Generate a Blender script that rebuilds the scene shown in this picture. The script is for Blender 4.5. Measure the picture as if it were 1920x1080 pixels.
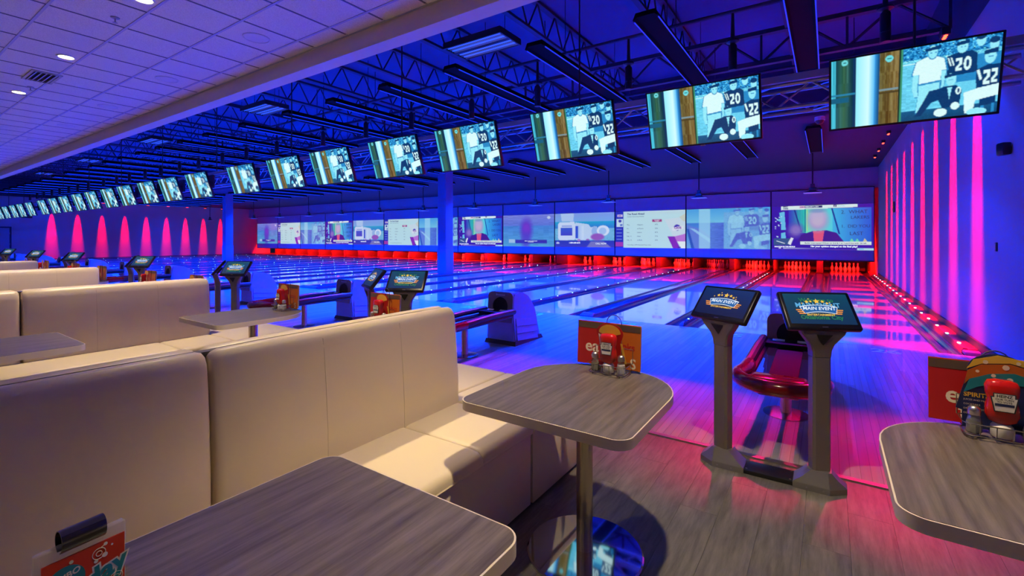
import bpy, bmesh, math, random
import numpy as np
from mathutils import Vector, Matrix
random.seed(7)
for o in list(bpy.data.objects): bpy.data.objects.remove(o)
scene = bpy.context.scene
COL = scene.collection
PI = math.pi
R = math.radians

# ------------------------------------------------------------------ camera, world, exposure
cam_d = bpy.data.cameras.new('camera'); cam = bpy.data.objects.new('camera', cam_d); COL.objects.link(cam)
cam.location = (0, 0, 1.427); cam.rotation_euler = (PI/2, 0, R(34.1))
cam_d.sensor_width = 36; cam_d.lens = 875/1920*36; cam_d.shift_y = -93/1920; cam_d.clip_start = .02; cam_d.clip_end = 200
scene.camera = cam
w = bpy.data.worlds.new('world'); scene.world = w; w.use_nodes = True
w.node_tree.nodes['Background'].inputs[0].default_value = (.02, .03, .1, 1)
w.node_tree.nodes['Background'].inputs[1].default_value = .2
vs = scene.view_settings
vs.view_transform = 'Standard'; vs.look = 'None'; vs.gamma = 1; vs.use_curve_mapping = False
vs.exposure = 0.0

BLUE = (.0, .032, 1.0)
WARM = (1, .80, .47)
P_CYL = 5200.0        # blue lane spots
P_TUBE = .7        # blue tubes, emission strength
P_DOWN = 490.0       # warm downlights
P_WASH = 8500.0       # red wall washers
P_FAR = 2400.0
P_PIT = 260.0         # red pin lights
P_EDGE_ADD = 900.0        # red spots added inside the cylinder lights to tint the approach edge pink

def light(name, kind, loc, rot, color, power, parent=None, **kw):
    d = bpy.data.lights.new(name, kind); d.color = color; d.energy = power
    for k, v in kw.items(): setattr(d, k, v)
    o = bpy.data.objects.new(name, d); COL.objects.link(o)
    o.location = loc; o.rotation_euler = rot
    if parent: o.parent = parent
    return o

# ------------------------------------------------------------------ materials
MATS = {}
def mat(name, col, rough=.5, metal=0., spec=.5, coat=0., emit=None, es=1., alpha=1., trans=0.):
    if name in MATS: return MATS[name]
    m = bpy.data.materials.new(name); m.use_nodes = True
    b = m.node_tree.nodes['Principled BSDF']
    b.inputs['Base Color'].default_value = (*col, 1); b.inputs['Roughness'].default_value = rough
    b.inputs['Metallic'].default_value = metal; b.inputs['Specular IOR Level'].default_value = spec
    b.inputs['Coat Weight'].default_value = coat; b.inputs['Coat Roughness'].default_value = .04
    b.inputs['Transmission Weight'].default_value = trans; b.inputs['Alpha'].default_value = alpha
    if emit:
        b.inputs['Emission Color'].default_value = (*emit, 1); b.inputs['Emission Strength'].default_value = es
    MATS[name] = m; return m
def nodes(m): return m.node_tree.nodes, m.node_tree.links, m.node_tree.nodes['Principled BSDF']
def grain(m, c1, c2, scale, stretch, bump=0., detail=6, obj_var=0., rough=None, lo=.3, hi=.7):
    """long streaks of noise between two colours, in object space"""
    N, L, b = nodes(m)
    tc = N.new('ShaderNodeTexCoord'); mp = N.new('ShaderNodeMapping'); mp.inputs['Scale'].default_value = stretch
    L.new(tc.outputs['Object'], mp.inputs['Vector'])
    vec = mp.outputs['Vector']
    if obj_var:
        oi = N.new('ShaderNodeObjectInfo'); ad = N.new('ShaderNodeVectorMath'); ad.operation = 'ADD'
        ml = N.new('ShaderNodeMath'); ml.operation = 'MULTIPLY'; ml.inputs[1].default_value = 37
        L.new(oi.outputs['Random'], ml.inputs[0]); L.new(vec, ad.inputs[0]); L.new(ml.outputs[0], ad.inputs[1]); vec = ad.outputs[0]
    n = N.new('ShaderNodeTexNoise'); n.inputs['Scale'].default_value = scale; n.inputs['Detail'].default_value = detail
    n.inputs['Roughness'].default_value = .65; L.new(vec, n.inputs['Vector'])
    r = N.new('ShaderNodeValToRGB'); r.color_ramp.elements[0].position = lo; r.color_ramp.elements[1].position = hi
    r.color_ramp.elements[0].color = (*c1, 1); r.color_ramp.elements[1].color = (*c2, 1)
    L.new(n.outputs['Fac'], r.inputs['Fac']); L.new(r.outputs['Color'], b.inputs['Base Color'])
    if bump:
        bp = N.new('ShaderNodeBump'); bp.inputs['Strength'].default_value = bump; bp.inputs['Distance'].default_value = .002
        L.new(n.outputs['Fac'], bp.inputs['Height']); L.new(bp.outputs['Normal'], b.inputs['Normal'])
    return m
def strips(m, width, c1, c2, line=.0, length=3.0):
    """narrow boards along Y, each with its own tone (brick texture in object space)"""
    N, L, b = nodes(m)
    tc = N.new('ShaderNodeTexCoord'); mp = N.new('ShaderNodeMapping'); mp.inputs['Rotation'].default_value = (0, 0, PI/2)
    L.new(tc.outputs['Object'], mp.inputs['Vector'])
    br = N.new('ShaderNodeTexBrick'); br.inputs['Scale'].default_value = 1; br.inputs['Brick Width'].default_value = length
    br.inputs['Row Height'].default_value = width; br.inputs['Mortar Size'].default_value = line; br.inputs['Bias'].default_value = 0
    br.inputs['Color1'].default_value = (*c1, 1); br.inputs['Color2'].default_value = (*c2, 1)
    br.inputs['Mortar'].default_value = (c1[0]*.45, c1[1]*.45, c1[2]*.45, 1); br.offset = .37
    L.new(mp.outputs['Vector'], br.inputs['Vector'])
    n = N.new('ShaderNodeTexNoise'); n.inputs['Scale'].default_value = 30; n.inputs['Detail'].default_value = 4
    mp2 = N.new('ShaderNodeMapping'); mp2.inputs['Scale'].default_value = (1.2, .03, 1); L.new(tc.outputs['Object'], mp2.inputs['Vector'])
    L.new(mp2.outputs['Vector'], n.inputs['Vector'])
    mx = N.new('ShaderNodeMix'); mx.data_type = 'RGBA'; mx.blend_type = 'MULTIPLY'; mx.inputs[0].default_value = .45
    L.new(br.outputs['Color'], mx.inputs[6]); L.new(n.outputs['Color'], mx.inputs[7]); L.new(mx.outputs[2], b.inputs['Base Color'])
    return m
M_LEATHER = mat('cream_leather', (.62, .52, .38), .42)
def leather():
    N, L, b = nodes(M_LEATHER)
    n = N.new('ShaderNodeTexNoise'); n.inputs['Scale'].default_value = 350; n.inputs['Detail'].default_value = 2
    tc = N.new('ShaderNodeTexCoord'); L.new(tc.outputs['Object'], n.inputs['Vector'])
    bp = N.new('ShaderNodeBump'); bp.inputs['Strength'].default_value = .12; bp.inputs['Distance'].default_value = .001
    L.new(n.outputs['Fac'], bp.inputs['Height']); L.new(bp.outputs['Normal'], b.inputs['Normal'])
leather()
M_SEAM = mat('seam_thread', (.46, .38, .27), .7)
M_WELT = mat('dark_welt', (.10, .085, .075), .6)
M_LAM = grain(mat('laminate_wood', (.1, .08, .08), .38), (.048, .036, .034), (.20, .165, .15), 9, (6, .35, 1), .15, 8, lo=.28, hi=.78)
M_EDGE = mat('table_edge', (.62, .54, .45), .3, .0, .6)
M_STEEL = mat('brushed_steel', (.55, .47, .38), .25, 1.)
M_CHROME = mat('polished_steel', (.55, .58, .6), .045, 1.)
M_PLANK = grain(mat('vinyl_plank', (.1, .1, .1), .42), (.05, .046, .044), (.20, .185, .17), 7, (5, .6, 1), .5, 9, obj_var=1, lo=.25, hi=.8)
M_SUB = mat('floor_joint', (.035, .03, .03), .7)
M_APP = strips(mat('approach_boards', (.5, .4, .3), .22, coat=.15), .053, (.62, .58, .55), (.46, .44, .44), .0011, 2.4)
M_LANE = strips(mat('lane_boards', (.5, .4, .3), .16, coat=1.), .027, (.74, .66, .58), (.60, .54, .48), .0, 30.)
MATS['lane_boards'].node_tree.nodes['Principled BSDF'].inputs['Coat Roughness'].default_value = .035
MATS['lane_boards'].node_tree.nodes['Principled BSDF'].inputs['Coat IOR'].default_value = 1.7
M_GUT = mat('gutter_plastic', (.055, .06, .08), .2, coat=.5)
M_CAP = mat('divider_cap', (.06, .065, .10), .16, coat=.6)
M_NOSE = mat('cap_nose', (.20, .16, .26), .3)
M_WALL = mat('painted_wall', (.40, .33, .33), .75)
M_WALLD = mat('dark_wall', (.035, .035, .06), .85)
M_HEAD = mat('header_wall', (.34, .32, .36), .8)
M_DECK = mat('roof_deck', (.055, .07, .16), .8)
M_LOWC = mat('dark_ceiling', (.018, .02, .06), .85)
M_JOIST = mat('joist_paint', (.03, .03, .05), .6)
M_TILE = grain(mat('ceiling_tile', (.6, .6, .6), .9), (.62, .59, .58), (.82, .79, .77), 120, (1, 1, 1), .4, 3, obj_var=1, lo=.35, hi=.6)
M_TBAR = mat('tbar', (.62, .62, .66), .5)
M_FASC = mat('fascia_paint', (.66, .56, .48), .7)
M_BLACK = mat('black_plastic', (.012, .012, .014), .3)
M_BLKM = mat('black_metal', (.015, .015, .018), .45)
M_KIOSK = mat('kiosk_metal', (.22, .19, .165), .42, .4)
M_FOOT = mat('kiosk_foot', (.30, .29, .28), .38, .7)
M_TRUSS = mat('truss_aluminium', (.55, .55, .58), .32, .9)
M_BEAM = mat('truss_beam', (.55, .47, .44), .4, .6)
M_MASK = mat('mask_screen', (.42, .40, .46), .7)
M_PIN = mat('pin_white', (.85, .82, .8), .3)
M_PINR = mat('pin_stripe', (.6, .05, .04), .3)
M_PIT = mat('pit_lining', (.11, .09, .09), .7)
M_PITD = mat('pit_curtain', (.05, .04, .045), .8)
M_HOOD = mat('hood_plastic', (.24, .27, .38), .35)
M_HOODF = mat('hood_front', (.20, .17, .16), .4)
M_RED = mat('red_gloss', (.22, .005, .007), .16, coat=.4)
M_TRACK = mat('track_gray', (.012, .011, .011), .8, spec=.15)
M_NUM = mat('number_paint', (.85, .85, .85), .35)
M_COLUMN = mat('column_paint', (.16, .18, .30), .6)
M_TRIM = mat('metal_trim', (.35, .33, .34), .3, .8)
M_VENT = mat('vent_metal', (.45, .40, .36), .5)
M_WHITE = mat('white_plastic', (.75, .74, .72), .35)
M_KETCH = mat('ketchup_red', (.50, .008, .006), .18, coat=.5)
M_GLASS = mat('shaker_glass', (.8, .8, .8), .08, trans=.85)
M_SALT = mat('salt', (.85, .84, .82), .8)
M_PEPPER = mat('pepper', (.10, .08, .04), .9)
M_WIRE = mat('caddy_wire', (.40, .37, .35), .25, .95)
M_MRED = mat('menu_red', (.42, .012, .014), .35)
M_MORG = mat('menu_orange', (.50, .115, .012), .4)
M_MDARK = mat('menu_header', (.10, .06, .05), .4)
M_MTXT = mat('menu_print', (.78, .66, .55), .5)
M_PAPER = mat('paper_edge', (.35, .30, .26), .6)
M_YEL = mat('card_yellow', (.75, .45, .05), .4)
M_NAVY = mat('card_navy', (.012, .02, .10), .4)
M_TEAL = mat('card_teal', (.01, .22, .30), .4)
M_LABEL = mat('label_white', (.75, .72, .66), .5)
M_INK = mat('ink_black', (.02, .02, .03), .6)
M_CLEAR = mat('clear_acrylic', (.85, .82, .85), .06, alpha=.28)
M_LEDW = mat('led_white', (.1, .1, .1), .4, emit=(.35, 1, .85), es=4.)
M_LEDR = mat('led_red', (.2, .01, .01), .4, emit=(1, .03, .01), es=14.)
M_TUBE = mat('blue_tube', (.05, .05, .2), .4, emit=(.004, .05, 1), es=P_TUBE)
M_DOWN = mat('downlight_lens', (.9, .9, .9), .4, emit=(1, .86, .62), es=14.)
M_GREENE = mat('exit_green', (.1, .3, .15), .4)

# screens: colours ride on the mesh as an attribute, given off as light
def screen_mat(name, strength):
    m = bpy.data.materials.new(name); m.use_nodes = True; N, L, b = nodes(m)
    a = N.new('ShaderNodeAttribute'); a.attribute_name = 'picture'
    b.inputs['Base Color'].default_value = (.02, .02, .02, 1); b.inputs['Roughness'].default_value = .2
    L.new(a.outputs['Color'], b.inputs['Emission Color']); b.inputs['Emission Strength'].default_value = strength
    MATS[name] = m; return m
M_TVPIC = screen_mat('tv_picture', 1.0)
M_MASKPIC = screen_mat('projected_picture', .85)
M_KPIC = screen_mat('kiosk_picture', .9)
def emat(name, srgb, s=1.):
    c = [((x/255+.055)/1.055)**2.4 if x > 10 else x/255/12.92 for x in srgb]
    return mat(name, (.02, .02, .02), .5, emit=tuple(c), es=s)
E_WHITE = emat('screen_white', (235, 245, 255)); E_NAVY = emat('screen_navy', (30, 40, 110)); E_YEL = emat('screen_yellow', (250, 200, 70))
E_BLUE = emat('screen_ribbon', (25, 95, 165)); E_GREEN = emat('screen_green', (30, 120, 75)); E_CY = emat('screen_cyan', (90, 170, 220))
E_PUR = emat('screen_purple', (120, 40, 150)); E_ORG = emat('screen_orange', (240, 150, 60)); E_LIME = emat('screen_lime', (150, 200, 60))

# ------------------------------------------------------------------ mesh helpers
CACHE = {}
def box(bm, c, s, bev=0, seg=2, rz=0, rx=0, ry=0):
    r = bmesh.ops.create_cube(bm, size=1)
    vv = r['verts']
    for v in vv: v.co = Vector((v.co.x*s[0], v.co.y*s[1], v.co.z*s[2]))
    if bev:
        es = list({e for v in vv for e in v.link_edges})
        g = bmesh.ops.bevel(bm, geom=es, offset=bev, segments=seg, affect='EDGES', profile=.5)
        vv = list({v for f in g['faces'] for v in f.verts} | {v for v in vv if v.is_valid})
    m = Matrix.Translation(c) @ Matrix.Rotation(rz, 4, 'Z') @ Matrix.Rotation(ry, 4, 'Y') @ Matrix.Rotation(rx, 4, 'X')
    for v in vv: v.co = m @ v.co
def cyl(bm, a, b, r, n=12, r2=None, cap=True):
    a, b = Vector(a), Vector(b); d = b-a
    if r2 is None: r2 = r
    q = d.to_track_quat('Z', 'Y').to_matrix().to_4x4()
    A = [bm.verts.new(a + q @ Vector((r*math.cos(2*PI*i/n), r*math.sin(2*PI*i/n), 0))) for i in range(n)]
    B = [bm.verts.new(b + q @ Vector((r2*math.cos(2*PI*i/n), r2*math.sin(2*PI*i/n), 0))) for i in range(n)]
    for i in range(n): bm.faces.new((A[i], A[(i+1) % n], B[(i+1) % n], B[i]))
    if cap: bm.faces.new(A[::-1]); bm.faces.new(B)
def tube(bm, pts, r, n=8, closed=False):
    pts = [Vector(p) for p in pts]; k = len(pts); rings = []
    up = Vector((0, 0, 1)); prev = None
    for i, p in enumerate(pts):
        if closed: t = (pts[(i+1) % k]-pts[i-1]).normalized()
        else: t = (pts[min(i+1, k-1)]-pts[max(i-1, 0)]).normalized()
        if prev is None:
            ref = up if abs(t.dot(up)) < .95 else Vector((1, 0, 0)); s = t.cross(ref).normalized()
        else: s = (prev-t*prev.dot(t)).normalized()
        prev = s; u = s.cross(t)
        rings.append([bm.verts.new(p + r*(s*math.cos(2*PI*j/n)+u*math.sin(2*PI*j/n))) for j in range(n)])
    for i in range(k if closed else k-1):
        a, b = rings[i], rings[(i+1) % k]
        for j in range(n): bm.faces.new((a[j], a[(j+1) % n], b[(j+1) % n], b[j]))
    if not closed: bm.faces.new(rings[0][::-1]); bm.faces.new(rings[-1])
def lathe(bm, prof, c=(0, 0, 0), n=16, cap=True):
    rings = []
    for r, z in prof:
        rings.append([bm.verts.new((c[0]+r*math.cos(2*PI*j/n), c[1]+r*math.sin(2*PI*j/n), c[2]+z)) for j in range(n)])
    for a, b in zip(rings, rings[1:]):
        for j in range(n): bm.faces.new((a[j], a[(j+1) % n], b[(j+1) % n], b[j]))
    if cap: bm.faces.new(rings[0][::-1]); bm.faces.new(rings[-1])
def prism(bm, pts, z0, z1):
    A = [bm.verts.new((x, y, z0)) for x, y in pts]; B = [bm.verts.new((x, y, z1)) for x, y in pts]; n = len(pts)
    for i in range(n): bm.faces.new((A[i], A[(i+1) % n], B[(i+1) % n], B[i]))
    bm.faces.new(A[::-1]); bm.faces.new(B)
def loft(bm, secs, close=True):
    V = [[bm.verts.new(p) for p in s] for s in secs]; n = len(V[0])
    for a, b in zip(V, V[1:]):
        for i in range(n): bm.faces.new((a[i], a[(i+1) % n], b[(i+1) % n], b[i]))
    if close: bm.faces.new(V[0][::-1]); bm.faces.new(V[-1])
def rrect(x0, y0, x1, y1, r, n=6):
    """rounded rectangle; r = radius or four radii, counter-clockwise from (x0,y0)"""
    rs = r if isinstance(r, (tuple, list)) else (r,)*4
    out = []
    for (cx, cy, a0), q in zip(((x0, y0, PI), (x1, y0, 1.5*PI), (x1, y1, 0), (x0, y1, .5*PI)), rs):
        sx = 1 if cx == x0 else -1; sy = 1 if cy == y0 else -1
        for i in range(n+1):
            t = a0+.5*PI*i/n; out.append((cx+sx*q+q*math.cos(t), cy+sy*q+q*math.sin(t)))
    return out
def mesh(key, fn, m, smooth=True, ang=35):
    if key in CACHE: return CACHE[key]
    bm = bmesh.new(); fn(bm)
    bmesh.ops.recalc_face_normals(bm, faces=bm.faces)
    me = bpy.data.meshes.new(str(key)); bm.to_mesh(me); bm.free()
    if smooth:
        me.polygons.foreach_set('use_smooth', [True]*len(me.polygons)); me.set_sharp_from_angle(angle=R(ang))
    me.materials.append(m); CACHE[key] = me; return me
def ob(name, me, parent=None, loc=(0, 0, 0), rot=(0, 0, 0), **props):
    o = bpy.data.objects.new(name, me); COL.objects.link(o); o.location = loc; o.rotation_euler = rot
    if parent is not None: o.parent = parent
    for k, v in props.items(): o[k] = v
    return o
def thing(name, label, cat, loc=(0, 0, 0), rz=0., group=None):
    o = ob(name, None, None, loc, (0, 0, rz)); o['label'] = label; o['category'] = cat
    if group: o['group'] = group
    return o
def tag(o, label, cat, group=None):
    o['label'] = label; o['category'] = cat
    if group: o['group'] = group
    return o
def bmesh_box(key, s, m, c=(0, 0, 0), bev=0, seg=2): return mesh(key, lambda bm: box(bm, c, s, bev, seg), m)
def struct(name, c, s, m, parent=None):
    o = ob(name, mesh(('st', name, c, s), lambda bm: box(bm, (0, 0, 0), s), m, False), parent, c)
    if parent is None: o['kind'] = 'structure'
    return o
def text_mesh(body, size, m, bold=0., shear=0., extrude=.0, align='CENTER', spacing=1.):
    key = ('txt', body, size, m.name, bold, shear, extrude, align, spacing)
    if key in CACHE: return CACHE[key]
    cu = bpy.data.curves.new('t', 'FONT'); cu.body = body; cu.size = size; cu.offset = bold; cu.shear = shear
    cu.extrude = extrude; cu.align_x = align; cu.align_y = 'CENTER'; cu.resolution_u = 3; cu.space_character = spacing
    o = bpy.data.objects.new('t', cu); COL.objects.link(o)
    dg = bpy.context.evaluated_depsgraph_get()
    me = bpy.data.meshes.new_from_object(o.evaluated_get(dg)); bpy.data.objects.remove(o); bpy.data.curves.remove(cu)
    me.materials.clear(); me.materials.append(m); me.name = 'text'
    CACHE[key] = me; return me
UP = (PI/2, 0, 0)          # turns a flat mesh drawn in XY to stand facing -Y

# ------------------------------------------------------------------ pictures for the screens
class Paint:
    def __init__(s, w, h, bg):
        s.w, s.h = w, h; s.a = np.zeros((h, w, 3)); s.a[:] = bg
        s.X, s.Y = np.meshgrid((np.arange(w)+.5)/w, (np.arange(h)+.5)/h); s.rng = np.random.default_rng(3)
    def put(s, m, col, al=1.):
        m = (m*al)[..., None]; s.a = s.a*(1-m)+np.array(col)*m
    def rect(s, x0, y0, x1, y1, col, al=1.): s.put(((s.X >= x0) & (s.X < x1) & (s.Y >= y0) & (s.Y < y1)).astype(float), col, al)
    def hgrad(s, x0, x1, c0, c1, y0=0, y1=1):
        t = np.clip((s.X-x0)/(x1-x0), 0, 1)[..., None]; c = np.array(c0)*(1-t)+np.array(c1)*t
        m = ((s.X >= x0) & (s.X < x1) & (s.Y >= y0) & (s.Y < y1))[..., None]; s.a = np.where(m, c, s.a)
    def vgrad(s, y0, y1, c0, c1, x0=0, x1=1):
        t = np.clip((s.Y-y0)/(y1-y0), 0, 1)[..., None]; c = np.array(c0)*(1-t)+np.array(c1)*t
        m = ((s.X >= x0) & (s.X < x1) & (s.Y >= y0) & (s.Y < y1))[..., None]; s.a = np.where(m, c, s.a)
    def ell(s, cx, cy, rx, ry, col, al=1., soft=0.):
        d = np.sqrt(((s.X-cx)/rx)**2+((s.Y-cy)/ry)**2)
        s.put(np.clip((1-d)/soft+.5, 0, 1) if soft else (d < 1).astype(float), col, al)
    def poly(s, pts, col, al=1.):
        ins = np.zeros_like(s.X, bool); n = len(pts)
        for i in range(n):
            x0, y0 = pts[i]; x1, y1 = pts[(i+1) % n]
            if y0 == y1: continue
            c = ((y0 > s.Y) != (y1 > s.Y)) & (s.X < (x1-x0)*(s.Y-y0)/(y1-y0)+x0); ins ^= c
        s.put(ins.astype(float), col, al)
    def line(s, x0, y0, x1, y1, wd, col, al=1.):
        dx, dy = x1-x0, y1-y0; L = math.hypot(dx, dy); nx, ny = -dy/L*wd/2, dx/L*wd/2
        s.poly([(x0+nx, y0+ny), (x1+nx, y1+ny), (x1-nx, y1-ny), (x0-nx, y0-ny)], col, al)
    def noise(s, x0, y0, x1, y1, amp, sx=1, sy=1):
        n = s.rng.normal(0, 1, (s.h//sy+2, s.w//sx+2)); n = np.repeat(np.repeat(n, sy, 0), sx, 1)[:s.h, :s.w]
        m = ((s.X >= x0) & (s.X < x1) & (s.Y >= y0) & (s.Y < y1)); s.a = np.clip(s.a+(n*m)[..., None]*amp*np.array((.8, 1, 1)), 0, 255)
    def mesh(s, key, wd, ht, m):
        """a grid standing in XZ facing -Y, one vertex per picture cell"""
        if key in CACHE: return CACHE[key]
        a = np.clip(s.a, 0, 255)/255; lin = np.where(a <= .04045, a/12.92, ((a+.055)/1.055)**2.4)
        W, H = s.w, s.h
        xs = np.linspace(-wd/2, wd/2, W+1); zs = np.linspace(ht/2, -ht/2, H+1)
        gx, gz = np.meshgrid(xs, zs); co = np.stack([gx, np.zeros_like(gx), gz], -1).reshape(-1, 3)
        i = np.arange(W*H); r, c = i//W, i % W; v = r*(W+1)+c
        fa = np.stack([v, v+W+1, v+W+2, v+1], -1)
        me = bpy.data.meshes.new(key); me.from_pydata(co.tolist(), [], fa.tolist())
        pd = np.pad(lin, ((1, 1), (1, 1), (0, 0)), 'edge'); vx = (pd[:-1, :-1]+pd[1:, :-1]+pd[:-1, 1:]+pd[1:, 1:])/4
        at = me.attributes.new('picture', 'FLOAT_COLOR', 'POINT')
        at.data.foreach_set('color', np.concatenate([vx.reshape(-1, 3), np.ones((vx.shape[0]*vx.shape[1], 1))], 1).astype(np.float32).ravel())
        me.materials.append(m); CACHE[key] = me; return me

def team_figures(p, x0, sc, dk, md, lt, wh):
    """an old team photo: a man in a white shirt, a kneeling man, players in numbered jerseys"""
    X = lambda x: x0+x*sc
    E = lambda cx, cy, rx, ry, c, a=1: p.ell(X(cx), cy, rx*sc, ry, c, a)
    def G(pts, c, a=1, out=None):
        if out is not None:
            mx = sum(q[0] for q in pts)/len(pts); my = sum(q[1] for q in pts)/len(pts)
            p.poly([(X(mx+(q[0]-mx)*1.10+.004), my+(q[1]-my)*1.06+.006) for q in pts], out, a)
        p.poly([(X(x), y) for x, y in pts], c, a)
    # players behind, upper right
    for hx, hy in ((.62, .10), (.80, .05), (.93, .12)):
        G([(hx-.11, .22), (hx+.11, .22), (hx+.12, .55), (hx-.12, .55)], md); E(hx, hy, .045, .075, lt); E(hx, hy-.05, .05, .04, dk)
    G([(.47, .19), (.58, .16), (.72, .16), (.77, .20), (.78, .44), (.48, .46)], dk)                       # jersey 20
    for a in (.475, .505): G([(a, .21), (a+.014, .21), (a+.045, .32), (a+.03, .32)], wh)
    E(.62, .09, .055, .085, lt); G([(.56, .03), (.69, .01), (.69, .06), (.56, .075)], dk); G([(.60, .09), (.615, .09), (.615, .10), (.60, .10)], md); G([(.64, .09), (.655, .09), (.655, .10), (.64, .10)], md)
    G([(.77, .42), (.88, .37), (1.0, .38), (1.0, .66), (.78, .68)], dk)                       # jersey 22
    G([(.775, .43), (.80, .42), (.835, .55), (.81, .56)], wh)
    E(.90, .27, .055, .09, lt); G([(.84, .19), (.97, .17), (.97, .23), (.84, .24)], dk); G([(.88, .27), (.93, .27), (.93, .28), (.88, .28)], md)
    def num2(x, y, w, h):
        G([(x, y), (x+w, y), (x+w, y+h*.5), (x+w*.35, y+h*.8), (x+w, y+h*.8), (x+w, y+h), (x, y+h), (x, y+h*.72), (x+w*.6, y+h*.42), (x+w*.6, y+h*.22), (x, y+h*.25)], wh)
    num2(.56, .23, .065, .17); E(.68, .315, .038, .09, wh); E(.68, .315, .016, .05, dk)
    num2(.845, .44, .06, .18); num2(.92, .43, .06, .18)
    # seated players' white trousers and stool
    G([(.66, .70), (.80, .66), (1.0, .63), (1.0, .78), (.78, .82), (.76, .98), (.68, .98)], wh); G([(.82, .81), (.98, .78), (.98, .88), (.82, .91)], dk)
    G([(.84, .90), (.87, .90), (.87, 1), (.84, 1)], md); G([(.94, .88), (.97, .88), (.97, .99), (.94, 1)], md)
    # standing man, white shirt and trousers
    G([(.15, .20), (.25, .16), (.35, .16), (.44, .20), (.47, .36), (.42, .38), (.41, .50), (.19, .52), (.18, .38), (.11, .38)], wh, 1, md)
    G([(.12, .38), (.18, .38), (.17, .60), (.19, .68), (.14, .68), (.11, .56)], lt, 1, md); G([(.42, .36), (.47, .36), (.45, .58), (.41, .60)], lt, 1, md)
    G([(.19, .51), (.41, .49), (.40, .64), (.32, .70), (.22, .90), (.16, .90), (.18, .70)], lt, 1, md); G([(.19, .505), (.41, .485), (.41, .51), (.19, .53)], md)
    E(.32, .10, .056, .1, md); E(.32, .10, .048, .085, lt); G([(.24, .05), (.40, .02), (.40, .07), (.24, .085)], dk); G([(.29, .10), (.31, .10), (.31, .115), (.29, .115)], md); G([(.34, .10), (.36, .10), (.36, .115), (.34, .115)], md)
    # kneeling man in a dark jacket
    G([(.30, .62), (.42, .60), (.47, .58), (.58, .58), (.64, .66), (.62, .86), (.45, .88), (.40, .76), (.33, .78), (.22, .95), (.15, .95), (.24, .76)], dk)
    E(.525, .50, .052, .085, lt); G([(.455, .44), (.60, .40), (.60, .45), (.455, .475)], dk); G([(.50, .50), (.55, .50), (.55, .51), (.50, .51)], md)
    G([(.49, .60), (.54, .60), (.515, .76)], lt); E(.605, .66, .028, .05, wh); E(.605, .66, .012, .03, dk)
    E(.43, .93, .07, .055, wh); E(.58, .86, .045, .05, wh); E(.80, .97, .10, .05, lt)

def tv_picture(w, h, key):
    p = Paint(w, h, (20, 90, 100))
    p.rect(0, 0, .03, 1, (70, 190, 215)); p.hgrad(.03, .08, (16, 66, 82), (52, 108, 88)); p.hgrad(.08, .145, (62, 112, 80), (8, 52, 72))
    p.noise(0, 0, .15, 1, 8, 3, 50); p.rect(.145, 0, .165, 1, (10, 50, 95)); p.ell(.09, .05, .022, .042, (110, 215, 220)); p.line(.08, .05, .10, .05, .012, (20, 90, 100))
    p.rect(0, .49, .16, .52, (40, 130, 170)); p.rect(.0, .55, .12, .62, (20, 95, 130))
    p.hgrad(.165, .25, (150, 240, 255), (215, 255, 255)); p.hgrad(.25, .285, (200, 250, 255), (90, 190, 250)); p.hgrad(.285, .315, (60, 160, 235), (10, 70, 120))
    p.hgrad(.315, .435, (95, 85, 40), (130, 105, 55)); p.noise(.315, 0, .435, 1, 16, 2, 40); p.noise(.315, 0, .435, 1, 7, 1, 9); p.rect(.315, .5, .435, .53, (120, 150, 160)); p.rect(.315, .54, .435, .57, (80, 65, 30))
    p.ell(.375, .09, .024, .046, (110, 220, 225)); p.line(.36, .09, .39, .09, .014, (20, 110, 120))
    p.rect(.435, 0, .445, 1, (25, 50, 40)); p.rect(.445, 0, .457, 1, (60, 150, 110))
    p.rect(.457, 0, 1, 1, (105, 210, 242)); p.rect(.457, 0, 1, .17, (35, 140, 205)); p.noise(.457, 0, 1, .2, 45, 2, 2)
    p.noise(.457, .2, .8, .88, 9, 7, 2); p.rect(.457, .21, .6, .225, (200, 250, 255)); p.vgrad(.86, 1, (20, 90, 140), (10, 70, 115), .457, 1)
    team_figures(p, .457, .543, (4, 56, 110), (38, 138, 200), (150, 236, 252), (218, 255, 255))
    p.noise(.457, 0, 1, 1, 6)
    return p.mesh(key, 1.16, .635, M_TVPIC)
def m_team():
    p = Paint(150, 80, (80, 140, 225)); p.vgrad(0, .35, (80, 165, 235), (120, 200, 235), 0, 1); p.vgrad(.35, 1, (70, 130, 220), (110, 170, 230))
    p.poly([(0, .4), (.18, .5), (.5, 1), (.1, 1)], (100, 130, 220)); p.poly([(.04, .48), (.1, .5), (.5, 1), (.4, 1)], (150, 200, 240)); p.poly([(0, .5), (.03, .5), (.1, 1), (.06, 1)], (50, 90, 190))
    p.rect(.16, 0, .30, 1, (165, 220, 245), .75); p.hgrad(.30, .47, (90, 130, 220), (80, 110, 215), .35, 1); p.noise(.3, .3, .47, 1, 6, 6, 1)
    p.rect(.47, .1, .98, 1, (120, 180, 232), .8)
    q = Paint(150, 80, (120, 180, 232)); q.a = p.a.copy(); team_figures(q, .45, .55, (75, 75, 195), (100, 140, 215), (150, 205, 240), (165, 225, 245))
    p.a = p.a*.35+q.a*.65; p.noise(.47, 0, 1, 1, 5, 2, 1); return p
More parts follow.
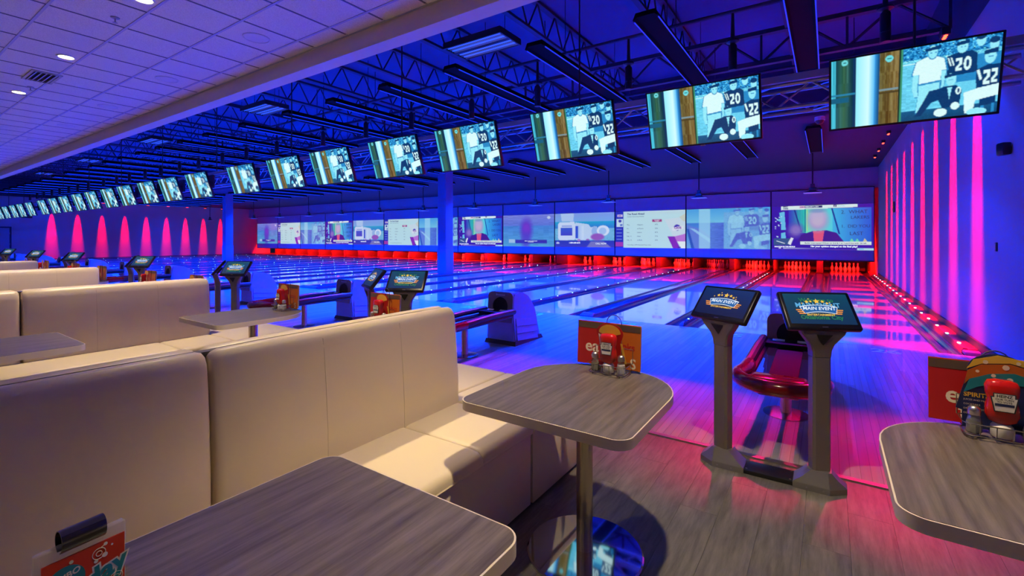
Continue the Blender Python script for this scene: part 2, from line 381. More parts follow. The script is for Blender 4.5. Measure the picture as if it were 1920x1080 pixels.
def m_man():
    p = Paint(240, 128, (62, 28, 175))
    p.poly([(.08, .15), (.135, .12), (.15, .55), (.10, .55), (.10, .36), (.05, .32), (.09, .28)], (110, 200, 240)); p.poly([(.10, .62), (.145, .60), (.15, .74), (.10, .75)], (110, 200, 240))
    for i in range(14):
        x, y = .03+.07*random.random(), .2+.6*random.random(); p.rect(x, y, x+.012, y+.022, (200, 230, 255))
    p.hgrad(.18, .36, (60, 60, 200), (60, 225, 185), .08, .62); p.hgrad(.36, .62, (120, 235, 190), (90, 215, 235), .08, .78); p.hgrad(.62, .98, (70, 190, 240), (35, 95, 225), .08, .82)
    for x in (.28, .305, .33): p.line(x, .08, x, .6, .006, (40, 180, 190))
    p.line(.24, .08, .31, .6, .016, (40, 50, 150)); p.rect(.345, .08, .355, .6, (20, 60, 140)); p.rect(.365, .1, .375, .58, (190, 220, 130))
    p.line(.61, .05, .685, .65, .016, (30, 60, 165))
    p.ell(.25, .56, .08, .16, (110, 90, 190), .9, .8); p.ell(.255, .55, .05, .10, (150, 125, 205), .8, .8)
    p.poly([(.27, .82), (.31, .66), (.42, .58), (.56, .56), (.66, .62), (.73, .82)], (72, 32, 150)); p.poly([(.43, .58), (.54, .57), (.52, .86), (.44, .86)], (235, 90, 130))
    p.ell(.475, .33, .10, .24, (180, 160, 215), 1, .7); p.ell(.475, .25, .075, .13, (195, 185, 220), .9, .8); p.ell(.475, .37, .06, .1, (200, 185, 215), .9, .8)
    p.ell(.47, .12, .08, .05, (110, 150, 200), .6, .8)
    for x, c in ((.78, (120, 225, 170)), (.83, (100, 220, 190)), (.90, (215, 205, 150))): p.poly([(x, .82), (x+.02, .74), (x+.045, .82)], c)
    p.poly([(.10, 0), (.855, -.02), (.855, .065), (.10, .09)], (225, 245, 245)); p.rect(.345, .01, .52, .055, (40, 50, 120)); p.rect(.29, .01, .345, .055, (215, 180, 205)); p.rect(.63, .0, .66, .05, (40, 40, 110))
    p.poly([(.02, .74), (.2, .74), (.2, .9), (.02, .9)], (60, 90, 140)); p.poly([(.17, .86), (.205, .72), (.23, .74), (.2, .9)], (235, 240, 250)); p.line(.05, .8, .14, .86, .014, (235, 240, 250))
    p.rect(.30, .815, .98, .885, (225, 240, 235)); p.hgrad(.12, .55, (225, 240, 255), (80, 60, 185), .958, .975); p.rect(.85, .95, 1, 1, (185, 225, 240))
    p.rect(0, .985, .85, 1, (90, 60, 190)); return p
def m_road():
    p = Paint(170, 90, (40, 50, 190)); p.rect(.125, 0, 1, 1, (190, 228, 236)); p.vgrad(0, .12, (195, 222, 235), (190, 228, 236), .125, 1)
    p.rect(.02, .20, .12, .42, (200, 225, 240)); p.ell(.07, .26, .025, .04, (60, 60, 180)); p.ell(.09, .37, .02, .03, (90, 120, 200)); p.rect(.03, .08, .11, .15, (205, 190, 235)); p.rect(.0, .84, .12, .97, (165, 60, 175))
    for y in (.48, .58, .67, .76): p.rect(.02, y, .10, y+.02, (120, 140, 225)); 
    p.poly([(.72, .24), (1, .18), (1, .85), (.88, .85)], (205, 225, 235)); p.poly([(.84, .70), (1, .62), (1, .82), (.89, .82)], (190, 120, 215)); p.poly([(.76, .69), (.855, .69), (.935, 1), (.835, 1)], (135, 45, 185)); p.poly([(.90, .82), (1, .82), (1, 1), (.945, 1)], (235, 245, 245))
    p.ell(.89, .46, .045, .08, (75, 60, 180)); p.poly([(.82, .46), (.98, .41), (.975, .5), (.83, .55)], (225, 232, 240)); p.rect(.55, .235, .68, .305, (165, 60, 130)); p.poly([(.92, .18), (1, .10), (1, .3), (.97, .3)], (205, 215, 200)); return p
def m_bottle():
    p = Paint(150, 85, (110, 165, 235)); p.vgrad(0, .25, (130, 160, 235), (120, 175, 235)); p.vgrad(.25, .5, (40, 170, 215), (60, 110, 215)); p.rect(0, .45, 1, .84, (110, 185, 225)); p.vgrad(.80, 1, (45, 60, 185), (60, 60, 190))
    p.noise(0, .5, 1, .82, 8, 3, 2); p.ell(.70, .62, .3, .17, (120, 185, 225), .9, .6)
    p.poly([(.36, .27), (.58, .33), (.62, .42), (.72, .40), (.72, .76), (.5, .8), (.36, .78)], (190, 215, 245)); p.rect(.36, .38, .41, .74, (55, 85, 215)); p.hgrad(.41, .50, (170, 200, 245), (210, 230, 250), .36, .77)
    p.ell(.68, .54, .045, .15, (150, 185, 235)); p.ell(.82, .52, .10, .15, (215, 230, 250)); p.ell(.815, .53, .06, .10, (165, 200, 240)); p.ell(.73, .70, .11, .10, (150, 90, 190), 1, .3); p.ell(.42, .79, .03, .03, (175, 120, 200)); p.ell(.57, .78, .03, .025, (160, 110, 195))
    p.poly([(.10, 0), (.335, 0), (.325, .24), (.12, .24)], (175, 205, 245)); p.poly([(.08, .26), (.34, .25), (.36, .33), (.36, .75), (.34, .79), (.08, .8), (.055, .74), (.055, .32)], (205, 222, 250)); p.vgrad(.42, .66, (60, 95, 215), (70, 70, 205), .10, .31); p.rect(.12, .35, .30, .40, (150, 170, 235))
    p.poly([(.55, 1), (.62, .84), (.84, .84), (.95, 1)], (120, 120, 190)); p.ell(.05, .88, .03, .03, (190, 200, 240)); return p
def m_pink():
    p = Paint(120, 70, (90, 150, 220)); p.vgrad(0, .35, (125, 135, 225), (95, 120, 220)); p.vgrad(.35, 1, (75, 135, 222), (85, 165, 215)); p.noise(0, 0, 1, 1, 6, 12, 1)
    p.ell(.47, .48, .11, .34, (95, 55, 205), .95, .9); p.ell(.47, .42, .07, .16, (125, 60, 210), .8, .9); p.ell(.46, .8, .08, .25, (85, 70, 205), .8, .9)
    p.rect(.12, .77, .245, .89, (165, 200, 235)); p.rect(.25, .78, .87, .90, (60, 50, 180)); p.ell(.9, .1, .03, .04, (200, 215, 240)); return p
MASK_PAINT = {'man': m_man, 'team': m_team, 'road': m_road, 'bottle': m_bottle, 'pink': m_pink}

# ------------------------------------------------------------------ lay-out numbers (metres; x along the foul line, y down the lanes)
Y_APP, Y_FOUL, Y_MASK, Y_HEAD, X_WALL, X_LEFT = 3.41, 7.81, 21.97, 24.2, 1.55, -44.2
LANES = {}; x = .607
for n in range(26, 0, -1):
    LANES[n] = x; x -= (1.782 if n % 2 == 0 else 1.603)+(.69 if n in (19, 9) else 0)
PITCH = 3.385
def pair_x(k): return (LANES[26-2*k]+LANES[25-2*k])/2          # centre between the two lanes of pair k
def booth_x(k): return -1.915-3.35*k
ORD = 'first second third fourth fifth sixth seventh eighth ninth tenth eleventh twelfth thirteenth fourteenth fifteenth sixteenth seventeenth eighteenth nineteenth twentieth twenty-first twenty-second twenty-third twenty-fourth twenty-fifth twenty-sixth'.split()
def lane_no(n): return f'{ORD[26-n]} lane from the right wall'
def pair_no(k): return f'{ORD[k]} lane pair from the right wall'
def gap_no(a): return f'{ORD[26-a]} lane gap from the right wall'

# ------------------------------------------------------------------ the setting
fl = struct('floor', (-21, -2.3, -.06), (48, 11.4, .1), M_SUB)
fl['label'] = 'dark grey wood-look plank floor of the seating area'
pw, pl = .185, 1.22
plank = mesh('plank', lambda bm: box(bm, (0, 0, 0), (pw-.0007, pl-.0007, .01), .0004, 1), M_PLANK)
cnt = 0
for i in range(19):
    xx = -1.95+i*pw+pw/2
    for j in range(4):
        yy = Y_APP-.02-pl/2-j*pl+(.0 if i % 3 == 0 else .41 if i % 3 == 1 else .82)
        if yy+pl/2 > Y_APP-.02:
            y1 = Y_APP-.02; y0 = yy-pl/2; h = y1-y0
            me = mesh(('plk', round(h, 2)), lambda bm: box(bm, (0, 0, 0), (pw-.0007, h-.0007, .01), .0004, 1), M_PLANK); ob('plank', me, fl, (xx+21, (y0+y1)/2+2.3, .055))
        else: ob('plank', plank, fl, (xx+21, yy+2.3, .055))
rest = mesh('plankrest', lambda bm: [box(bm, (-1.95-pw*(i+.5), -.5-.7*(i % 3)+.7*3, -.005), (pw-.003, 7.8-1.4*(i % 3), .01)) for i in range(0)] or [box(bm, (-1.95-(i+.5)*pw, .905, -.005), (pw-.003, 4.97, .01)) for i in range(60)], M_PLANK, False)
ob('plank_field', rest, fl, (21, 2.3, .06), kind='stuff')
ap = struct('approach', (-21.3, (Y_APP+Y_FOUL)/2, -.05), (45.8, Y_FOUL-Y_APP, .1), M_APP)
ap['label'] = 'pale board approach in front of the foul line'
struct('slab', (-21.3, 17, -.30), (46.5, 18.4, .2), M_SUB)
t1 = struct('trim_1', (-21.3, Y_APP-.005, .003), (45.7, .045, .012), M_TRIM); t1['label'] = 'metal edge strip between plank floor and approach'
WT = 4.18
struct('wall_right', (X_WALL+.1, 8, WT/2-.1), (.2, 32, WT+.2), M_WALL)
struct('wall_upper', (X_WALL+.14, 8, (WT+5.6)/2), (.2, 32, 5.6-WT), M_WALLD)
struct('baseboard_right', (X_WALL-.012, 12.6, .10), (.024, 18.4, .10), mat('baseboard', (.05, .02, .03), .5))
wl = struct('wall_left', (X_LEFT-.1, 8, WT/2-.1), (.2, 32, WT+.2), M_WALL)
ul = struct('wall_left_upper', (X_LEFT-.14, 8, (WT+5.6)/2), (.2, 32, 5.6-WT), M_WALLD)
rib = mesh('rib', lambda bm: box(bm, (0, 0, 0), (.04, .10, .62)), M_WALL, False)
for i in range(14): ob('rib', rib, wl, (.11, -6.2+i*.36-0+4.0, 1.75))
struct('wall_back', (-21.3, -8, 2.7), (46, .2, 5.8), M_WALL)
struct('wall_pit', (-21.3, 26.1, 2.5), (46, .2, 5.4), M_PITD)
struct('wall_header', (-21.3, Y_MASK+.12, 3.75), (46, .1, .82), M_HEAD)
struct('ceiling_deck', (-21.3, 8, 5.55), (46, 9.2, .08), M_DECK)
struct('ceiling_lanes', (-21.3, 19, 4.14), (46, 13.8, .08), M_LOWC)
struct('bulkhead', (-21.3, 12.1, 4.85), (46, .1, 1.5), M_LOWC)
# door in the far left wall
dr = struct('door_1', (X_LEFT+.02, 6.35, 1.05), (.05, .95, 2.1), mat('door_paint', (.30, .30, .36), .6))
ob('door_frame', mesh('doorframe', lambda bm: [box(bm, (0, -.52, .03), (.1, .08, 2.16)), box(bm, (0, .52, .03), (.1, .08, 2.16)), box(bm, (0, 0, 1.1), (.1, 1.12, .08))], M_WALLD, False), dr)
for z in (-.7, 0, .7): ob('hinge', bmesh_box('hinge', (.03, .03, .12), M_TRIM), dr, (.04, .47, z))
# tile ceiling over the seats
ZT = 3.69
ce = struct('ceiling', (-21.3, -2.4, ZT+.07), (46, 11.4, .08), M_WALLD)
ce['label'] = 'white acoustic tile ceiling over the seating area'
GX, GY, T = -5.04, 3.05, .61
SKIP = {}
def tile_at(i, j): return (GX+(i+.5)*T, GY-(j+.5)*T)        # i along x, j rows back from the fascia
tile = mesh('tile', lambda bm: box(bm, (0, 0, 0), (T-.02, T-.02, .018), .003, 1), M_TILE, False)
tileh = mesh('tileh', lambda bm: box(bm, (0, 0, 0), (T-.02, .225, .018), .003, 1), M_TILE, False)
for i in range(-31, 10):
    for j in range(-1, 6):
        x_, y_ = tile_at(i, j)
        if j == -1: ob('ceiling_tile', tileh, ce, (x_+21.3, GY+.12+2.4, -.06))
        else: ob('ceiling_tile', tile, ce, (x_+21.3, y_+2.4, -.06))
def far_tiles(bm):
    for i in range(-63, 10):
        for j in range(-1, 18):
            if i >= -31 and j < 6: continue
            x_, y_ = tile_at(i, j)
            if j == -1: box(bm, (x_, GY+.12, 0), (T-.02, .225, .018))
            else: box(bm, (x_, y_, 0), (T-.02, T-.02, .018))
ob('ceiling_tile_field', mesh('fartiles', far_tiles, M_TILE, False), ce, (21.3, 2.4, -.06), kind='stuff')
def tbars(bm):
    for j in range(-1, 18): box(bm, (-21.3, GY-j*T if j >= 0 else 3.285, 0), (46, .024, .014))
def ctees(bm):
    for i in range(-63, 11): box(bm, (GX+i*T, -2.4, 0), (.018, 11.3, .0115))
ob('main_tees', mesh('tbars', tbars, mat('main_tee', (.42, .42, .62), .5), False), ce, (21.3, 2.4, -.068))
ob('cross_tees', mesh('ctees', ctees, mat('cross_tee', (.16, .15, .22), .6), False), ce, (21.3, 2.4, -.067))
fa = struct('trim_2', (-21.3, 3.385, 4.55), (46, .19, 2.12), M_FASC); fa['label'] = 'tan fascia beam between tile ceiling and open lane ceiling'
# columns between lanes 18/19 and 8/9
for k, (a, b) in enumerate(((19, 18), (9, 8))):
    cx_ = (LANES[a]+LANES[b])/2
    c = thing('column', f'square blue column standing among the lanes, {"nearer the right wall" if k == 0 else "nearer the far left wall"}', 'column', (cx_, 13.75, 0))
    ob('shaft', bmesh_box('colshaft', (.42, .42, 4.06), M_COLUMN, (0, 0, 2.08), .01), c)
    ob('wrap', bmesh_box('colwrap', (.45, .45, .95), M_COLUMN, (0, 0, .525), .01), c)

# ------------------------------------------------------------------ lanes, gutters, dividers
LW = 1.066
LEN = 25.35-Y_FOUL
lane_me = mesh('lane', lambda bm: box(bm, (0, LEN/2, -.06), (LW, LEN, .12), .004, 1), M_LANE, False)
def gutter(bm):
    n = 8; r = .105; secs = []
    for y in (0, LEN-.3):
        pts = [(-.118, y, .0), (-.112, y, .0)]+[(r*math.cos(PI+PI*i/n), y, -.002+.075*math.sin(PI+PI*i/n)) for i in range(n+1)]+[(.112, y, 0), (.118, y, 0), (.118, y, -.11), (-.118, y, -.11)]
        secs.append(pts)
    loft(bm, secs)
gut_me = mesh('gutter', gutter, M_GUT)
SIDEWORD = {26: 'beside the red-striped right wall', 1: 'beside the far left wall'}
for n, lx in LANES.items():
    lab, g = f'blue-lit glossy bowling lane, {ORD[26-n]} from the right wall', 'bowling lanes'
    L_ = thing('bowling_lane', lab, 'bowling lane', (lx, Y_FOUL, 0), 0, g)
    ob('lane_surface', lane_me, L_)
    for s in (-1, 1): ob('gutter', gut_me, L_, (s*(LW/2+.119), 0, 0))
    ob('lane_number', text_mesh(str(n), .30, M_NUM, .012), L_, (0, -.30, .002))
gaps = [(n, n-1) for n in range(26, 1, -1)]
def nose(bm, wd):
    for q, (a, z) in enumerate(((.0, .03), (.05, .045), (.10, .055))):
        box(bm, (0, a+.04, z/2), (wd-.012*q, .07, z), .008, 2)
LED_N = 17
for a, b in gaps:
    xa, xb = LANES[a]-LW/2-.237, LANES[b]+LW/2+.237
    gw, gc = xa-xb, (xa+xb)/2
    A = (a % 2 == 0)
    lab = f'{"wide glossy divider" if A else "narrow divider with small lights"} in the {gap_no(a)}'
    D = thing('lane_divider', lab, 'lane divider', (gc, Y_FOUL, 0), 0, 'lane dividers')
    L1 = Y_MASK+.2-Y_FOUL-.1
    w_ = round(gw, 2)
    ob('cap', mesh(('cap', w_), lambda bm: box(bm, (0, .1+L1/2, .005), (max(w_, .05), L1, .085 if not A else .06), .012, 2), M_CAP), D)
    ob('nose', mesh(('nose', w_), lambda bm: nose(bm, max(w_, .06)), M_NOSE), D)
    KB = thing('kickback_panel', f'dark partition between pin pits in the {gap_no(a)}', 'partition', (gc, Y_MASK+1.5, 0), 0, 'pit partitions')
    ob('panel', mesh(('kick', w_), lambda bm: box(bm, (0, 1.05, .28), (max(w_-.02, .05), 2.04, .62)), M_PIT, False), KB)
    ob('front_strip', mesh(('kicks', w_), lambda bm: box(bm, (0, .02, .28), (max(w_-.04, .04), .02, .60)), mat('pit_strip', (.03, .01, .01), .5), False), KB)
    if not A:
        ob('led_row', mesh('leds', lambda bm: [box(bm, (0, .5+i*.78, .05), (.026, .026, .012), .004, 1) for i in range(LED_N)], M_LEDW, False), D, (0, 0, 0), kind='stuff')
# edge beside the right wall and beside the left wall
xr = LANES[26]+LW/2+.24
E_ = thing('lane_edge_curb', 'red-lit curb with white lights along the right wall beside lane 26', 'lane curb', (0, Y_FOUL, 0))
ob('curb', mesh('curb', lambda bm: loft(bm, [[(xr, y, -.1), (X_WALL-.002, y, -.1), (X_WALL-.002, y, .06), (xr+.06, y, .05), (xr+.05, y, .065), (xr+.015, y, .065), (xr, y, .03)] for y in (.15, LEN-.9)]), mat('curb_red_glow', (.45, .03, .04), .3, coat=.3)), E_)  # red light falling on the curb is put into its base colour
ob('curb_nose', bmesh_box('cnose', (X_WALL-xr-.005, .16, .05), M_NOSE, ((X_WALL+xr)/2, .08, .02), .015), E_)
ob('led_row', mesh('ledsr', lambda bm: [box(bm, (xr+.035, .5+i*.74, .068), (.035, .04, .012), .004, 1) for i in range(19)], M_LEDW, False), E_, kind='stuff')
ob('kickback', bmesh_box('kickr', (.12, 2.2, .62), M_PIT, (X_WALL-.07, Y_MASK+1.5-Y_FOUL+1.1, .28)), E_)
xl = LANES[1]-LW/2-.24
E2 = thing('lane_edge_curb', 'dark curb along the far left wall beside lane 1', 'lane curb', (0, Y_FOUL, 0))
ob('curb', mesh('curbl', lambda bm: box(bm, ((xl+X_LEFT+.02)/2, LEN/2, -.02), (xl-X_LEFT-.02, LEN-.9, .12)), M_CAP), E2)

# pins: ten to a lane, lit red by a lamp under the masking screen
def pin(bm):
    lathe(bm, [(.026, 0), (.036, .02), (.049, .06), (.0605, .114), (.058, .15), (.046, .19), (.030, .23), (.0235, .255), (.025, .28), (.0315, .325), (.032, .343), (.028, .365), (.015, .379), (.003, .381)], n=12)
pin_me = mesh('pin', pin, M_PIN, ang=60)
DARKPIT = {23, 18}
for n, lx in LANES.items():
    st = 'unlit' if n in DARKPIT else 'red-lit'
    for r in range(4):
        for c in range(r+1):
            tag(ob('bowling_pin', pin_me, None, (lx+(c-r/2)*.305, Y_HEAD+r*.264, .001)), f'{st} white bowling pin on the {lane_no(n)}', 'bowling pin', f'pins of lane {n}')
    P = thing('pin_pit', f'{st} pin pit behind the pins of the {lane_no(n)}', 'pin pit', (lx, Y_HEAD, 0), 0, 'pin pits')
    ob('curtain', bmesh_box('curtain', (1.5, .04, .9), M_PITD, (0, 1.75, .35)), P)
    ob('cushion', bmesh_box('cushion', (1.5, .12, .14), M_PIT, (0, 1.5, .05), .02), P)
    ob('sweep_bar', bmesh_box('sweep', (1.46, .05, .12), M_PIT, (0, -.55, .68), .02), P)
    ob('lamp_housing', bmesh_box('pitlamp', (1.2, .10, .06), M_BLKM, (0, -1.55, .92), .01), P)
    if n not in DARKPIT:
        light('pin_light', 'AREA', (0, -1.50, .86), (R(60), 0, 0), (1, .006, .002), P_PIT, P, shape='RECTANGLE', size=1.1, size_y=.08)

# ------------------------------------------------------------------ masking screens with projected pictures
seq = ['man', 'team', 'road', 'bottle', 'pink', 'man', 'team', 'road', 'bottle', 'man', 'team', 'road', 'pink']
ZM0, ZM1, PW = .572, 3.36, 3.33
DESC = {'man': 'talk show with a man in a dark jacket', 'team': 'faded team photograph over a road', 'road': 'white schedule table', 'bottle': 'white pill bottles', 'pink': 'blurred purple figure'}
def mask_text(S, body, size, m, u, v, bold=.0, align='LEFT'):
    ob('caption', text_mesh(body, size, m, bold, align=align), S, (-PW/2+u*PW, -.042, .976-ZM0+(1-v)*1.755), UP)
for k, kind in enumerate(seq):
    S = thing('masking_screen', f'screen showing {DESC[kind]}, {ORD[k]} from the right wall', 'projection screen', (1.44-PITCH*(k+.5), Y_MASK, ZM0))
    hh = ZM1-ZM0
    ob('panel', bmesh_box('mpanel', (PW+.01, .05, hh-.03), M_MASK, (0, 0, hh/2)), S)
    ob('frame', mesh('mframe', lambda bm: [box(bm, (0, .0, 0), (PITCH-.004, .08, .045)), box(bm, (0, 0, hh), (PITCH-.004, .08, .03)), box(bm, (-PITCH/2+.0145, 0, hh/2), (.025, .07, hh)), box(bm, (PITCH/2-.0145, 0, hh/2), (.025, .07, hh))], M_BLACK, False), S)
    if 'mp'+kind not in CACHE: MASK_PAINT[kind]().mesh('mp'+kind, PW, 1.755, M_MASKPIC)
    ob('picture', CACHE['mp'+kind], S, (0, -.032, .976-ZM0+1.755/2))
    if kind == 'man':
        mask_text(S, 'FIRST\nTAKE', .075, E_NAVY, .12, .035, .004); mask_text(S, 'LIVE', .06, E_PUR, .30, .033, .002); mask_text(S, 'FEBRUARY 3, 2015', .055, E_WHITE, .352, .033, .002)
        mask_text(S, 'f', .08, E_WHITE, .64, .03, .003); mask_text(S, 'FirstTake', .06, E_CY, .67, .03)
        mask_text(S, 'Butler intercepted Wilson on 2nd & 1 at 1-yard line with :26 left', .075, E_NAVY, .64, .85, .001, 'CENTER'); mask_text(S, 'Has your opinion changed on the final play?', .085, E_WHITE, .63, .922, .005, 'CENTER')
        mask_text(S, 'MALCOLM IN THE MIDDLE', .06, E_WHITE, .03, .935, .005); mask_text(S, 'NFL', .05, E_WHITE, .075, .967, .003); mask_text(S, 'ESPN', .06, E_CY, .87, .975, .003)
        mask_text(S, '2.  WHAT', .19, E_NAVY, .70, .17); mask_text(S, 'LAKERS', .17, E_NAVY, .79, .29); mask_text(S, '1.  DID YOU', .165, E_NAVY, .70, .48); mask_text(S, 'LAST', .19, E_NAVY, .78, .64)
    elif kind == 'road':
        mask_text(S, 'The Road Ahead', .125, E_NAVY, .18, .075, .003); mask_text(S, 'Cavaliers Upcoming Schedule', .07, E_NAVY, .18, .145)
        mask_text(S, 'BPI CHANCE\nTO WIN', .042, E_WHITE, .615, .27, .001, 'CENTER')
        for i, (d, t_, q) in enumerate((('Thu.', 'Clippers', '47%'), ('Fri.', 'at Pacers', '55%'), ('Sun.', 'Lakers', '81%'), ('Feb. 11', 'Heat', '71%'), ('Feb. 12', 'at Bulls', '33%'))):
            y = .37+i*.105; mask_text(S, d, .085, E_NAVY, .175, y); mask_text(S, t_, .085, E_NAVY, .33, y); mask_text(S, q, .085, E_NAVY, .585, y)
        mask_text(S, '* According to ESPN Basketball Power Index', .065, E_NAVY, .175, .92); mask_text(S, 'CAVS', .13, E_PUR, .90, .47, .006, 'CENTER'); mask_text(S, 'LIVE', .07, E_PUR, .045, .115, .004); mask_text(S, 'ESPN', .06, E_NAVY, .90, .975, .004)
    elif kind == 'bottle':
        mask_text(S, '1-800-608-6675', .10, E_WHITE, .25, .875, .004); mask_text(S, 'CALL NOW', .11, E_WHITE, .70, .895, .002)
    elif kind == 'pink':
        mask_text(S, 'LEBRON: "I HAVE A GOOD CHANCE\nTO COME BACK"', .05, E_WHITE, .56, .84, .002, 'CENTER')

# poles hung in front of the screens
def pole_head(bm):
    box(bm, (0, 0, .22), (.12, .12, .12), .02); box(bm, (0, 0, .10), (.20, .16, .12), .02); loft(bm, [[(-.12, -.1, .05), (.12, -.1, .05), (.12, .1, .05), (-.12, .1, .05)], [(-.24, -.2, 0), (.24, -.2, 0), (.24, .2, 0), (-.24, .2, 0)]])
for k in range(13):
    px_ = -.40-PITCH*k
    P = thing('projector', f'small projector on a ceiling pole before the {ORD[k]} screen from the right wall', 'projector', (px_, 17.4, 2.86))
    ob('pole', mesh('ppole', lambda bm: cyl(bm, (0, 0, .25), (0, 0, 1.24), .022, 8), M_BLKM), P)
    ob('body', mesh('phead', pole_head, M_BLKM), P)
    ob('base_plate', bmesh_box('pplate', (.48, .40, .012), M_WHITE, (0, 0, -.005)), P)

# ------------------------------------------------------------------ red wall washers
def wash(label, x, y, z, side, grp):
    W_ = thing('wall_wash_light', label, 'wall light', (x, y, z), 0, grp)
    ob('body', mesh('wbody', lambda bm: (box(bm, (0, 0, .06), (.09, .2, .10), .01), cyl(bm, (0, 0, .1), (0, 0, .125), .012, 6)), M_BLKM), W_)
    for q in (-.06, 0, .06): ob('lens', mesh('wlens', lambda bm: cyl(bm, (0, 0, .012), (0, 0, .0), .02, 10), M_LEDR, False), W_, (0, q, 0))
    for q in ((-.075, 0, .075) if side > 0 else (0,)):
        sp = light('wash_spot', 'SPOT', (0, q, -.01), (0, R(-9)*side, 0), (1, .0, .012), P_WASH*(.36 if side > 0 else .7), W_, spot_size=R(52 if side > 0 else 28), spot_blend=1., shadow_soft_size=.03)
        sp.scale = (1, .24 if side > 0 else .52, 1)
for i in range(9):
    wash('black wall washer with red lamps near the ceiling along the right wall', 1.25, 8.124+1.356*i, 4.02, 1, 'right wall washers')
    wash('black wall washer with red lamps near the ceiling along the far left wall', X_LEFT+.36, 8.82+1.345*i, 3.98, -1, 'left wall washers')

# ------------------------------------------------------------------ blue tube fixtures along the gaps
XG = [(LANES[a]+LANES[b])/2 for a, b in gaps]
def fix_body(L_): return lambda bm: loft(bm, [[(-.17, y, 0), (-.13, y, .09), (.13, y, .09), (.17, y, 0), (.15, y, -.0), (.12, y, .03), (-.12, y, .03), (-.15, y, 0)] for y in (0, L_)])
for (a, b), gx in zip(gaps, XG):
    for nm, y0, L_, z in (('near', 6.02, 3.5, 4.31), ('far', 12.9, 3.6, 3.96)):
        F = thing('blue_tube_light', f'long black blue-tube fixture {"under the open roof" if nm == "near" else "under the dark ceiling"}, {gap_no(a)}', 'tube light', (gx, y0, z), 0, 'ceiling tube lights')
        ob('housing', mesh(('fb', nm), fix_body(L_), mat('matte_black', (.004, .004, .006), .9, spec=.1), False), F)
        for s in (-1, 1):
            ob('tube', mesh(('ft', nm), lambda bm: cyl(bm, (0, .05, 0), (0, L_-.05, 0), .009, 6), M_TUBE), F, (s*.16, 0, -.008))
        if nm == 'far': light('fixture_spot', 'SPOT', (0, L_/2, -.02), (R(10), 0, 0), BLUE, P_FAR*{26: .06, 25: .3, 24: .7, 2: .06, 3: .15, 4: .3, 5: .5, 6: .7}.get(a, 1), F, spot_size=R(140), spot_blend=.5, shadow_soft_size=.05)
        zt = (5.5 if nm == 'near' else 4.1)-z
        for y in (1.0, L_-.3): ob('hanger', mesh(('fh', nm), lambda bm: cyl(bm, (0, 0, .08), (0, 0, zt+.02), .006, 5), M_BLKM), F, (0, y, 0))
# black cylinder downlights over each lane
for n, lx in LANES.items():
    C_ = thing('cylinder_light', f'black cylinder downlight hanging over the {lane_no(n)}', 'spotlight', (lx, 7.6, 3.93), 0, 'cylinder downlights')
    ob('body', mesh('cyl_body', lambda bm: lathe(bm, [(.045, .0), (.058, .0), (.058, .12), (.052, .125), (.058, .13), (.058, .36), (.03, .40), (.09, .42), (.09, .45), (.03, .46), (.02, .86)], n=14), M_BLKM), C_)
    ob('lens', mesh('cyl_lens', lambda bm: cyl(bm, (0, 0, .004), (0, 0, .01), .045, 14), mat('spot_lens', (.1, .1, .2), .2, emit=(.01, .08, 1), es=3.)), C_)
    light('lane_spot', 'SPOT', (0, 0, -.012), (R(10), 0, 0), BLUE, P_CYL*({26: .05, 25: .2, 24: .55, 23: .9, 1: .03, 2: .08, 3: .15, 4: .3, 5: .5, 6: .7}.get(n, 1)), C_, spot_size=R(116), spot_blend=.2, shadow_soft_size=.05)

    if n > 12:
        es_ = light('added_edge_spot', 'SPOT', (0, 0, -.014), (R(-43.5), 0, 0), (1, .0, .12), P_EDGE_ADD*(1.9 if n in (25, 26) else .9), C_, spot_size=R(19), spot_blend=.8, shadow_soft_size=.05)  # red spot added in the cylinder for the pink glow at the approach edge
        es_.scale = (2.0, 1, 1)

# ------------------------------------------------------------------ open roof: bar joists, girders, box truss
def web(bm, L_, h, step, r):
    n = int(L_/step)
    for i in range(n):
        y0 = i*step; cyl(bm, (0, y0, 0), (0, y0+step/2, h), r, 5, cap=False); cyl(bm, (0, y0+step/2, h), (0, y0+step, 0), r, 5, cap=False)
for i in range(1, 26):
    xj = 1.25-1.8*i
    J = thing('bar_joist', f'dark bar joist under the roof deck, {ORD[i-1]} from the right wall', 'roof joist', (xj, 3.5, 4.95), 0, 'roof bar joists')
    ob('bottom_chord', bmesh_box('jch', (.09, 8.6, .045), M_JOIST, (0, 4.3, 0)), J)
    ob('top_chord', bmesh_box('jch2', (.11, 8.6, .05), M_JOIST, (0, 4.3, .53)), J)
    ob('web', mesh('jweb', lambda bm: web(bm, 8.6, .53, .62, .016), M_JOIST), J)
def gweb(bm, L_, h, step, r):
    n = int(L_/step)
    for i in range(n):
        x0 = -i*step; box(bm, (x0, 0, h/2), (.035, .035, h)); cyl(bm, (x0, 0, 0), (x0-step/2, 0, h), r, 5, cap=False); cyl(bm, (x0-step/2, 0, h), (x0-step, 0, 0), r, 5, cap=False)
for nm, yg, zg in (('farther', 9.05, 4.43),):
    J = thing('roof_girder', 'dark open-web steel girder running across the lanes', 'roof girder', (1.45, yg, zg))
    ob('bottom_chord', bmesh_box('gch', (45.4, .10, .06), M_JOIST, (-22.7, 0, 0)), J)
    ob('top_chord', bmesh_box('gch2', (45.4, .12, .07), M_JOIST, (-22.7, 0, .52)), J)
    ob('web', mesh('gweb', lambda bm: gweb(bm, 45, .52, 1.2, .022), M_JOIST), J)
